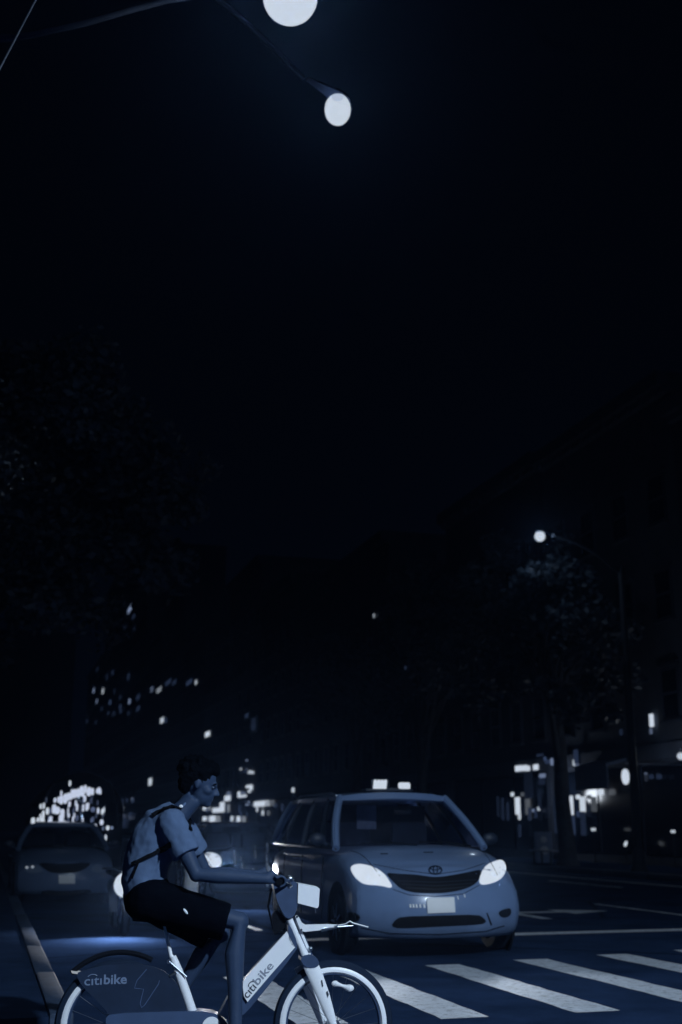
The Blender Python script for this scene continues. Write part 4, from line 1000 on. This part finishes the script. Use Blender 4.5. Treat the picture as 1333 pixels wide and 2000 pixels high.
LBL = ['dark brick building at the far right edge of the street', 'dark building with the hanging shop lamp at right', 'dark building behind the round lit disc sign', 'dark shop building with tall lit doorways behind the tree trunk', 'dark building with a row of lit bulbs above its shop',
       'dark building just right of the taxi roof', 'dark building above the taxi roof sign', 'dark building behind the taxi roof', 'dark building rising behind the queued car', 'dark building left of the taxi with a bright lit signboard',
       'dark block with stacked small lit signs left of the taxi', 'dark block with an L-shaped lit sign beside the rider\'s face', 'dark block right behind the rider\'s head with one square lit window', 'tall dark tower behind the rider with scattered lit windows', 'tallest dark tower at left with one lit window near its top', 'far dark block above the parked car at left']
for i, (wd_, h) in enumerate(zip(wd, hs)):
    M = frame(L(FL, a), AVROT); t = thing('building', LBL[i], 'building', M, 'buildings along the avenue')
    m = MB().box((wd_ / 2, -6, h / 2), (wd_ - .02, 12, h)); m.build('wall', BR[i % 3], t, smooth=False)
    m = MB(); m.box((wd_ / 2, .22, h - .25), (wd_ - .04, .5, .5)); m.box((wd_ / 2, .12, h - .62), (wd_ - .1, .28, .22))
    for k in range(int(wd_ / .9)): m.box((.5 + k * .9, .2, h - .62), (.18, .34, .3))
    m.build('cornice', STONE, t, smooth=False)
    m = MB(); m.box((wd_ / 2, .1, 3.75), (wd_ - .06, .22, .5)); m.box((.2, .08, 1.9), (.36, .18, 3.2)); m.box((wd_ - .2, .08, 1.9), (.36, .18, 3.2)); m.build('shopfront_frame', STONE, t, smooth=False)
    nb = max(2, int(wd_ / 3.2))
    for k in range(nb):
        w1 = (wd_ - .9) / nb; m = MB().box((.45 + (k + .5) * w1, .015, 1.9), (w1 - .16, .03, 2.9)); m.build('shop_window', PANE, t, smooth=False)
    b = dict(t=t, a0=a, a1=a + wd_, h=h, occ=[], wd=wd_); blds.append(b); a += wd_
def facade_light(px, py, wpx, hpx, k=1.0, kind='lit_window', tint=None, depth=.07, rnd=True):
    p = atlat(px, py, FL - .1); al = p.dot(AL)
    b = next((q for q in blds if q['a0'] <= al < q['a1']), None)
    if b is None: return
    s = ((atlat(px + .5, py, FL - .1) - atlat(px - .5, py, FL - .1)).dot(AL)); sz = abs(atlat(px, py + .5, FL - .1).z - atlat(px, py - .5, FL - .1).z)
    w_ = abs(s) * wpx; h_ = sz * hpx; x = al - b['a0']; b['occ'].append((x, p.z, w_ / 2 + .8, h_ / 2 + 1.1))
    tint = (.0 if k > .6 else .45 if k > .2 else .75) if tint is None else tint
    m = MB(); dd = depth
    if rnd: m.box((0, 0, 0), (w_, dd, h_), bev=min(w_, h_, dd) * .45)
    else: m.box((0, 0, 0), (w_, dd, h_))
    o = m.build(kind, glow(k * (1.75 if k > .3 else 1.2), tint), b['t']); o.location = (x, .26 if p.z < 4.4 else .13, p.z)
    if p.z > 4 and kind == 'lit_window':
        m = MB()
        for sx in (-1, 1): m.box((sx * (w_ / 2 + .05), 0, 0), (.09, .12, h_ + .2))
        m.box((0, .02, -h_ / 2 - .06), (w_ + .3, .2, .1)); m.box((0, .0, h_ / 2 + .06), (w_ + .25, .14, .12)); q = m.build('frame', FRM, o, smooth=False)
for q in [(255, 1190, 8, 11, .55), (262, 1205, 5, 9, .1), (245, 1224, 4, 9, .05), (263, 1229, 4, 7, .04),
          (184, 1349, 3, 9, .5), (202, 1350, 3.4, 11, .7), (190, 1370, 2.5, 9, .4), (216, 1372, 4, 9, .2), (254, 1370, 3, 10, .6), (271, 1362, 7, 10, .09), (271, 1384, 7, 10, .09), (236, 1381, 4, 9, .14), (237, 1389, 4, 8, .12), (252, 1322, 4, 13, .09),
          (221, 1314, 4, 10, .08), (191, 1308, 5, 7, .05), (200, 1384, 4, 9, .05), (213, 1393, 4, 8, .07), (223, 1394, 5, 8, .07), (252, 1393, 4, 9, .06), (236, 1362, 4, 9, .06), (153, 1408, 4, 10, .08), (161, 1416, 4, 16, .07), (171, 1409, 4, 9, .06), (188, 1411, 3, 9, .05), (225, 1350, 3, 10, .05), (210, 1322, 4, 12, .05),
          (298, 1344, 5, 3, .5), (298, 1350, 5, 3, .45), (312, 1345, 10, 3, .7), (312, 1350, 9, 3.4, .75), (330, 1333, 11, 10, .10), (342, 1333, 8, 10, .08), (371, 1333, 12, 10, .11), (384.5, 1333, 3.4, 9, .95), (318, 1407, 7, 11, .85), (325, 1407, 4, 10, .15),
          (407, 1434, 10, 10.5, 1), (484, 1398, 8, 9, .09), (497, 1415, 10, 26, .05), (733, 1203, 3, 9, .8), (795, 1305, 3, 8, .2)]:
    facade_light(*q)
for q in [(430, 1582, 23, 9.5, 1, 'shop_sign'), (437.5, 1573, 8.5, 13, 1, 'shop_sign'), (448, 1559, 11, 11, 1, 'shop_sign'), (450, 1550, 7, 8, .3, 'shop_sign'), (403, 1579, 5.5, 7, 1, 'wall_lamp'), (408, 1582, 4, 7, .25, 'wall_lamp'),
          (403, 1599, 6.5, 8.5, 1, 'shop_light'), (418.5, 1600, 10, 13, 1, 'shop_light'), (394, 1620.5, 3.6, 6, 1, 'shop_light'), (398.5, 1616.5, 3.6, 7, 1, 'shop_light'), (457, 1599, 3.8, 10, .95, 'shop_light'), (470, 1600, 6, 11.5, 1, 'shop_light'),
          (470.5, 1551, 4, 10, 1, 'shop_sign'), (477, 1555, 16, 4.4, 1, 'shop_sign'), (478, 1549, 9, 3, .35, 'shop_sign'), (487, 1536, 11, 5.5, 1, 'shop_sign'), (491.5, 1538, 5, 9, 1, 'shop_sign'), (491, 1545.5, 5, 5, .9, 'wall_lamp'), (490, 1566, 4.5, 3, .35, 'wall_lamp'), (487, 1571.5, 6, 3.6, .4, 'wall_lamp'),
          (471.5, 1502, 3.4, 3.4, .7, 'wall_lamp'), (483, 1502, 3, 3, .3, 'wall_lamp'), (489, 1508, 6, 6, .75, 'wall_lamp'), (494.5, 1509, 4, 4.4, .9, 'wall_lamp'), (478, 1507, 9, 4, .05, 'shop_sign'), (483, 1485, 3.4, 2.4, .4, 'wall_lamp'),
          (511, 1570, 21, 10.5, 1, 'shop_sign'), (526, 1565, 5, 3.4, .8, 'shop_sign'), (527.5, 1571, 3.4, 4, .8, 'shop_sign'), (506.5, 1581, 2.6, 9, .8, 'shop_light'), (517.5, 1588, 2.8, 8.5, .95, 'shop_light'), (475, 1592, 3, 14, .14, 'shop_light'), (472, 1580, 4, 16, .07, 'shop_light'),
          (543, 1573, 4, 8, .1, 'shop_light'), (556, 1578, 3.4, 14, .08, 'shop_light'), (294, 1527, 5.5, 13.5, .95, 'wall_lamp'), (357, 1528, 5.5, 9, 1, 'wall_lamp'), (577, 1543, 4, 9, .9, 'wall_lamp'), (24, 1556, 9, 10, .9, 'far_sign'), (60, 1522, 4.4, 12, .95, 'far_sign'), (60, 1560, 6, 13, 1, 'far_sign'), (3, 1576, 4, 12, .9, 'far_sign'), (8.5, 1575, 4, 12, .9, 'far_sign'), (25, 1606, 7, 12, 1, 'far_sign'), (36, 1601, 4, 10, .2, 'far_sign'), (48, 1598, 4, 10, .5, 'far_sign'), (53, 1597, 4, 11, .5, 'far_sign'), (60, 1584, 4, 10, .6, 'far_sign')]:
    facade_light(*q)
rf_ = random.Random(4)
for k in range(26): facade_light(rf_.uniform(0, 74), rf_.uniform(1548, 1612), rf_.uniform(3, 6), rf_.uniform(6, 12), rf_.choice((1, .9, .5, .25)), 'far_sign')
for k in range(16): facade_light(rf_.uniform(222, 262), rf_.uniform(1560, 1612), rf_.uniform(2.5, 4), rf_.uniform(5, 9), rf_.choice((.9, .3, .12)), 'far_sign')
# lit shops at right
for q in [(1020, 1501, 12, 11.5, 1, 'shop_bulb'), (1032, 1500, 9, 11, 1, 'shop_bulb'), (1038, 1501, 8, 10, .95, 'shop_bulb'), (1054, 1498.5, 9, 11, 1, 'shop_bulb'), (1067, 1515, 11, 8, .35, 'shop_light'), (1066, 1526, 12, 14, .05, 'shop_light'), (1062, 1475, 12, 6, .07, 'shop_light'), (1077, 1488, 9, 8, .12, 'shop_light'), (1085.5, 1488, 3.4, 14, .4, 'shop_light'), (1072, 1482, 4, 8, .2, 'shop_light'),
          (1018.5, 1574, 8.5, 34, 1, 'doorway_light'), (1022, 1594, 4, 14, .8, 'doorway_light'), (1023, 1622, 3, 26, .07, 'doorway_light'), (1008, 1551.5, 5, 8, .95, 'shop_bulb'), (1060, 1579, 3.4, 8, .9, 'shop_bulb'), (1049, 1583, 2.6, 6, .4, 'shop_bulb'), (1042, 1590, 4, 26, .08, 'shop_light'), (1054, 1588, 4, 20, .08, 'shop_light'), (989, 1580, 4, 44, .05, 'shop_light'), (999, 1585, 4, 36, .06, 'shop_light'), (980, 1575, 4, 40, .035, 'shop_light'), (1062, 1560, 5, 40, .03, 'shop_light'), (1093, 1590, 4, 74, .06, 'shop_light'), (1040, 1535, 16, 50, .022, 'shop_light'),
          (1124.5, 1573, 5, 38, 1, 'doorway_light'), (1128, 1612, 5, 38, .12, 'doorway_light'), (1146, 1571, 9.5, 30, .95, 'doorway_light'), (1137, 1556.5, 7, 8.5, 1, 'shop_bulb'), (1147, 1608, 9, 48, .06, 'doorway_light'), (1137, 1590, 4, 12, .15, 'doorway_light'), (1129.5, 1490, 4, 12, .8, 'shop_light'), (1133, 1478, 7, 28, .1, 'shop_light'), (1135, 1494, 6, 5, .3, 'shop_light'),
          (1181.5, 1547, 11, 11.5, 1, 'shop_sign'), (1274.5, 1407, 7, 26, 1, 'lit_stair_window'), (1273.5, 1428, 4, 12, .3, 'lit_stair_window'), (1270, 1511, 4, 4, .3, 'shop_sign'), (1281, 1517, 7, 9, .08, 'shop_sign'), (1296, 1517, 9, 10, .08, 'shop_sign'), (1215, 1430, 5, 12, .05, 'lit_stair_window'), (1247, 1518, 4.4, 16, .45, 'shop_light')]:
    facade_light(*q)
# dark windows of every storey, left out where a lit one sits
for b in blds:
    st_h = 3.3; n = max(2, int(b['wd'] / 2.1)); far = b['a0'] > 120
    for j in range(int((b['h'] - 5.2) / st_h)):
        for k in range(n):
            x = (k + .5) * b['wd'] / n; z = 5.6 + j * st_h
            if any(abs(x - o[0]) < o[2] and abs(z - o[1]) < o[3] for o in b['occ']): continue
            w_ = linkmesh('window', WFM, b['t'], Matrix.Translation((x, 0, z)))
            if not far: linkmesh('pane', WPM, w_)
# the block that closes the far end of the avenue
M = frame(L(-30, 322), AV); t = thing('building', 'wide dark block closing the far end of the avenue at left', 'building', M, 'buildings along the avenue')
MB().box((25, 6, 26), (50, 12, 52)).build('wall', BR[0], t, smooth=False); m = MB(); m.box((25, -.3, 51.6), (50.6, .8, .9)); m.build('cornice', STONE, t, smooth=False)
for j in range(13):
    for k in range(14): linkmesh('window', WFM, t, Matrix.Translation((2.5 + k * 3.4, -.02, 5.5 + j * 3.4)) @ Matrix.Rotation(R(180), 4, 'Z'))
# shop awning with pale front behind the tree
p0, p1 = atlat(1123, 1497, FL - 1.0), atlat(1187, 1540, FL - 1.0); bA = next(q for q in blds if q['a0'] <= p0.dot(AL) < q['a1'])
x0, x1 = sorted((p0.dot(AL) - bA['a0'], p1.dot(AL) - bA['a0'])); m = MB()
m.prism([(.0, p0.z + .25), (1.0, p0.z), (1.0, p1.z), (.95, p1.z), (.95, p0.z - .08), (0, p0.z + .15)], x0, x1, lambda a, b_, y: Vector((y, a, b_)))
m.build('awning', mat('awning_canvas', (.16, .22, .36), .9, var=.1, scale=5), bA['t'], smooth=False)

# round lit disc sign and globe lamp on the shop fronts
p = atlat(1222, 1517, 19.2); M = frame(p, AVROT); ds = thing('disc_sign', 'narrow lit disc sign hung beside the lamp post at right', 'sign', M)
q = (atlat(1222, 1532.5, 19.2).z - p.z); m = MB(); m.lathe([(.001, .05), (abs(q) * .9, .05), (abs(q), .02), (abs(q), -.02), (abs(q) * .9, -.05), (.001, -.05)], Matrix.Rotation(R(-9), 4, 'Z') @ Matrix.Rotation(R(90), 4, 'X'), 28); m.build('disc', glow(1.75), ds)
m = MB(); m.tube([(0, 0, abs(q)), (0, 0, abs(q) + .15), (0, -2.05, abs(q) + .15)], .025, 8); m.build('bracket', POLEM, ds)
p = atlat(1330, 1477, 20.4); gl = thing('globe_lamp', 'bright globe wall lamp cut by the right frame edge', 'lamp', frame(p, AVROT))
m = MB(); m.ball((0, 0, 0), abs(atlat(1344, 1477, 20.4).x - p.x), 18); m.build('globe', glow(1.5), gl)
m = MB(); m.tube([(0, 0, .2), (0, -.3, .34), (0, -.95, .34)], .03, 8); m.build('bracket', POLEM, gl)
light('globe_light', gl, (0, .5, 0), None, 25, rad=.2)
# sandwich board, bench and small things on the right pavement
p = atlat(1062, 1668, 18.7); p.z = .145; sb_ = thing('sandwich_board', 'pale sandwich board with two round patches outside the lit shop', 'sign', frame(p, AVROT + R(165)))
for s in (-1, 1):
    m = MB(); m.box((s * .16, 0, .52), (.03, .56, 1.04), Matrix.Rotation(R(-9 * s), 3, 'Y'), bev=.008); o = m.build('board', mat('board_paint', (.20, .28, .46), .6, var=.15, scale=6), sb_)
for z, r in ((.78, .1), (.42, .13)):
    m = MB(); M_ = Matrix.Translation((.16 + .025 - (z - .52) * .158, 0, z)) @ Matrix.Rotation(R(81), 4, 'Y'); m.lathe([(.001, .004), (r, .004), (r + .01, 0)], M_, 18); m.build('printed_patch', mat('patch_paint', (.6, .66, .75), .6), sb_)
    m = MB(); M_ = Matrix.Translation((-.16 - .025 + (z - .52) * .158, 0, z)) @ Matrix.Rotation(R(-81), 4, 'Y'); m.lathe([(.001, .004), (r, .004), (r + .01, 0)], M_, 18); m.build('printed_patch', mat('patch_paint', (.6, .66, .75), .6), sb_)
p = atlat(1068, 1682, 17.9); p.z = .145; bn = thing('bench', 'low pale bench at the kerb below the sandwich board', 'bench', frame(p, AVROT))
BEN = mat('bench_timber', (.13, .18, .29), .7, var=.2, scale=8)
for y in (-.16, 0, .16): m = MB(); m.box((0, y, .44), (1.7, .13, .05), bev=.01); m.build('seat_plank', BEN, bn)
for x in (-.65, .65):
    for y in (-.15, .15): m = MB(); m.box((x, y, .21), (.07, .06, .42)); m.build('leg', POLEM, bn)
for px, py, nm, lab, r in ((1159.5, 1620, 'wall_lantern', 'small square lit lantern low on the shopfront right of the trunk', .0), (1222.5, 1648, 'pavement_lantern', 'small tilted lit lantern near the foot of the lamp post', 1), (1315, 1624, 'wall_lantern', 'pair of tiny lit lanterns low at the right edge', 2)):
    p = atlat(px, py, 20.6); t = thing(nm, lab, 'lantern', frame(p, AVROT)); s = (atlat(px, py - 1, 20.6).z - p.z)
    if r == 1:
        m = MB(); m.ball((0, 0, 0), (s * 4.2, s * 3, s * 6), 12, Matrix.Rotation(R(25), 3, 'X')); m.build('lamp_glass', glow(1.6), t)
    else:
        for dx in (-2.6, 2.6): m = MB(); m.ball((0, dx * s * 1.05, 0), (s * 2, s * 2.4, s * 3.2), 10); m.build('lamp_glass', glow(1.6), t)
    m = MB(); m.tube([(0, 0, -.05), (0, 0, -(p.z - .14))], .025, 8); m.box((0, 0, -(p.z - .16)), (.2, .2, .04)); m.build('post', POLEM, t)
# bicycle leaning at the kerb (a curved glint shows)
# ---------------------------------------------------------------- trees
LEAF = mat('leaves', (.035, .055, .085), .6, var=.45, scale=.9)
BARK = mat('bark', (.03, .036, .05), .9, var=.4, scale=7, bump=.8, bscale=20)
def tree(base, h, clumps, trunk_r, label, seed, nleaf, leaf=.16):
    rnd = random.Random(seed); t = thing('street_tree', label, 'tree', Matrix.Translation(base), 'street trees')
    m = MB(); top = Vector((rnd.uniform(-.4, .4), rnd.uniform(-.4, .4), h * .55))
    m.tube([(0, 0, 0), (.02, 0, .3), top * .4, top * .75 + Vector((.1, 0, 0)), top], [trunk_r * 1.5, trunk_r * 1.05, trunk_r * .9, trunk_r * .75, trunk_r * .55], 12); trunk = m.build('trunk', BARK, t)
    for c, r in clumps:
        c = Vector(c); m = MB(); s = top * rnd.uniform(.6, 1); mid = s.lerp(c, .5) + Vector((rnd.uniform(-.3, .3), rnd.uniform(-.3, .3), .3))
        m.tube([s, mid, c], [trunk_r * .42, trunk_r * .25, .02], 7); m.build('limb', BARK, trunk)
    v = []; f = []
    tot = sum(r ** 2 for _, r in clumps)
    for c, r in clumps:
        c = Vector(c); subs = [(c + Vector((rnd.gauss(0, 1), rnd.gauss(0, 1), rnd.gauss(0, .7))) * r * .5, r * rnd.uniform(.25, .5)) for _ in range(9)]
        for k in range(int(nleaf * r ** 2 / tot)):
            sc_, sr = subs[rnd.randrange(9)]; d = Vector((rnd.gauss(0, 1), rnd.gauss(0, 1), rnd.gauss(0, .7))).normalized() * sr * rnd.random() ** .45
            p = sc_ + d; a = Vector((rnd.gauss(0, 1), rnd.gauss(0, 1), rnd.gauss(0, .6))).normalized(); b = a.cross(Vector((rnd.gauss(0, 1), rnd.gauss(0, 1), rnd.gauss(0, 1)))).normalized()
            s = leaf * rnd.uniform(.6, 1.3); n = len(v); v += [p - a * s * .7, p + b * s * .4, p + a * s * .7, p - b * s * .4]; f.append((n, n + 1, n + 2, n + 3))
    me = bpy.data.meshes.new('crown'); me.from_pydata([tuple(q) for q in v], [], f); me.materials.append(LEAF); linkmesh('crown', me, t)
def crown_from(pxs, lat, base, rs):
    return [((atlat(x, y, lat + dl) - base), r) for (x, y, dl), r in zip(pxs, rs)]
b1 = atlat(1107, 1640, 17.9); b1.z = .14
tree(b1, 9.5, crown_from([(1005, 1112, -.5), (1075, 1125, -1.5), (1130, 1160, 0), (1040, 1190, .5), (1110, 1230, -1), (985, 1210, -1), (1170, 1250, 1), (1060, 1290, .6), (1150, 1330, -.5), (1010, 1300, 0)], 17.5, b1, [1.5, 1.3, 1.4, 1.6, 1.6, 1.3, 1.3, 1.6, 1.4, 1.4]), .27, 'tree with dark trunk in front of the lit shops at right', 3, 16000)
b2 = atlat(822, 1630, 17.9); b2.z = .14
tree(b2, 9.5, crown_from([(850, 1160, 0), (910, 1150, -1), (800, 1220, 0), (880, 1240, -1), (950, 1200, .5), (840, 1300, 0), (930, 1300, -.5), (770, 1320, 0)], 17.5, b2, [1.9, 1.8, 1.8, 2, 1.7, 1.9, 1.8, 1.6]), .25, 'tree rising behind the taxi roof sign', 5, 14000)
b3 = atlat(690, 1625, 17.9); b3.z = .14
tree(b3, 9, crown_from([(690, 1290, 0), (730, 1340, -1), (650, 1350, 0), (700, 1390, .5), (660, 1280, 0)], 17.5, b3, [2.2, 2, 2, 2, 1.8]), .25, 'farther tree behind the left edge of the taxi roof', 6, 9000, .2)
b4 = L(-.9, 25.5, .14)
tree(b4, 12, [(atdist(x, y, 23.5 + dz) - b4, r) for x, y, dz, r in ((40, 760, 0, 1.6), (140, 790, -1, 1.6), (230, 850, 0, 1.5), (60, 880, 1, 1.7), (170, 940, -.5, 1.8), (290, 960, 0, 1.3), (340, 985, .5, .9), (70, 1020, 0, 1.7), (200, 1060, 1, 1.7), (270, 1080, 0, 1.1), (110, 1150, -.5, 1.5), (20, 1120, 0, 1.4), (-40, 980, 1, 1.6), (-60, 840, 0, 1.7))], .3, 'big tree with faintly lit leaves at the upper left', 8, 26000, .15)

# light spilling out of the lit shops
sp = L(FL - .9, 41.5, 2.6)
b_ = blds[3]; light('shop_light_spill', b_['t'], (41.5 - b_['a0'], .9, 2.5), None, 40, rad=.3)
# ---------------------------------------------------------------- night air
hz = MB().box((0, 300, 44), (1230, 1230, 92)).build('haze', None, smooth=False); hz['kind'] = 'stuff'
hm = bpy.data.materials.new('night_haze'); hm.use_nodes = True; n = hm.node_tree; n.nodes.clear()
o = n.nodes.new('ShaderNodeOutputMaterial'); v = n.nodes.new('ShaderNodeVolumePrincipled')
v.inputs['Color'].default_value = (.3, .52, 1, 1); v.inputs['Density'].default_value = .0009; v.inputs['Anisotropy'].default_value = .82
n.links.new(v.outputs[0], o.inputs['Volume']); hz.data.materials.append(hm)
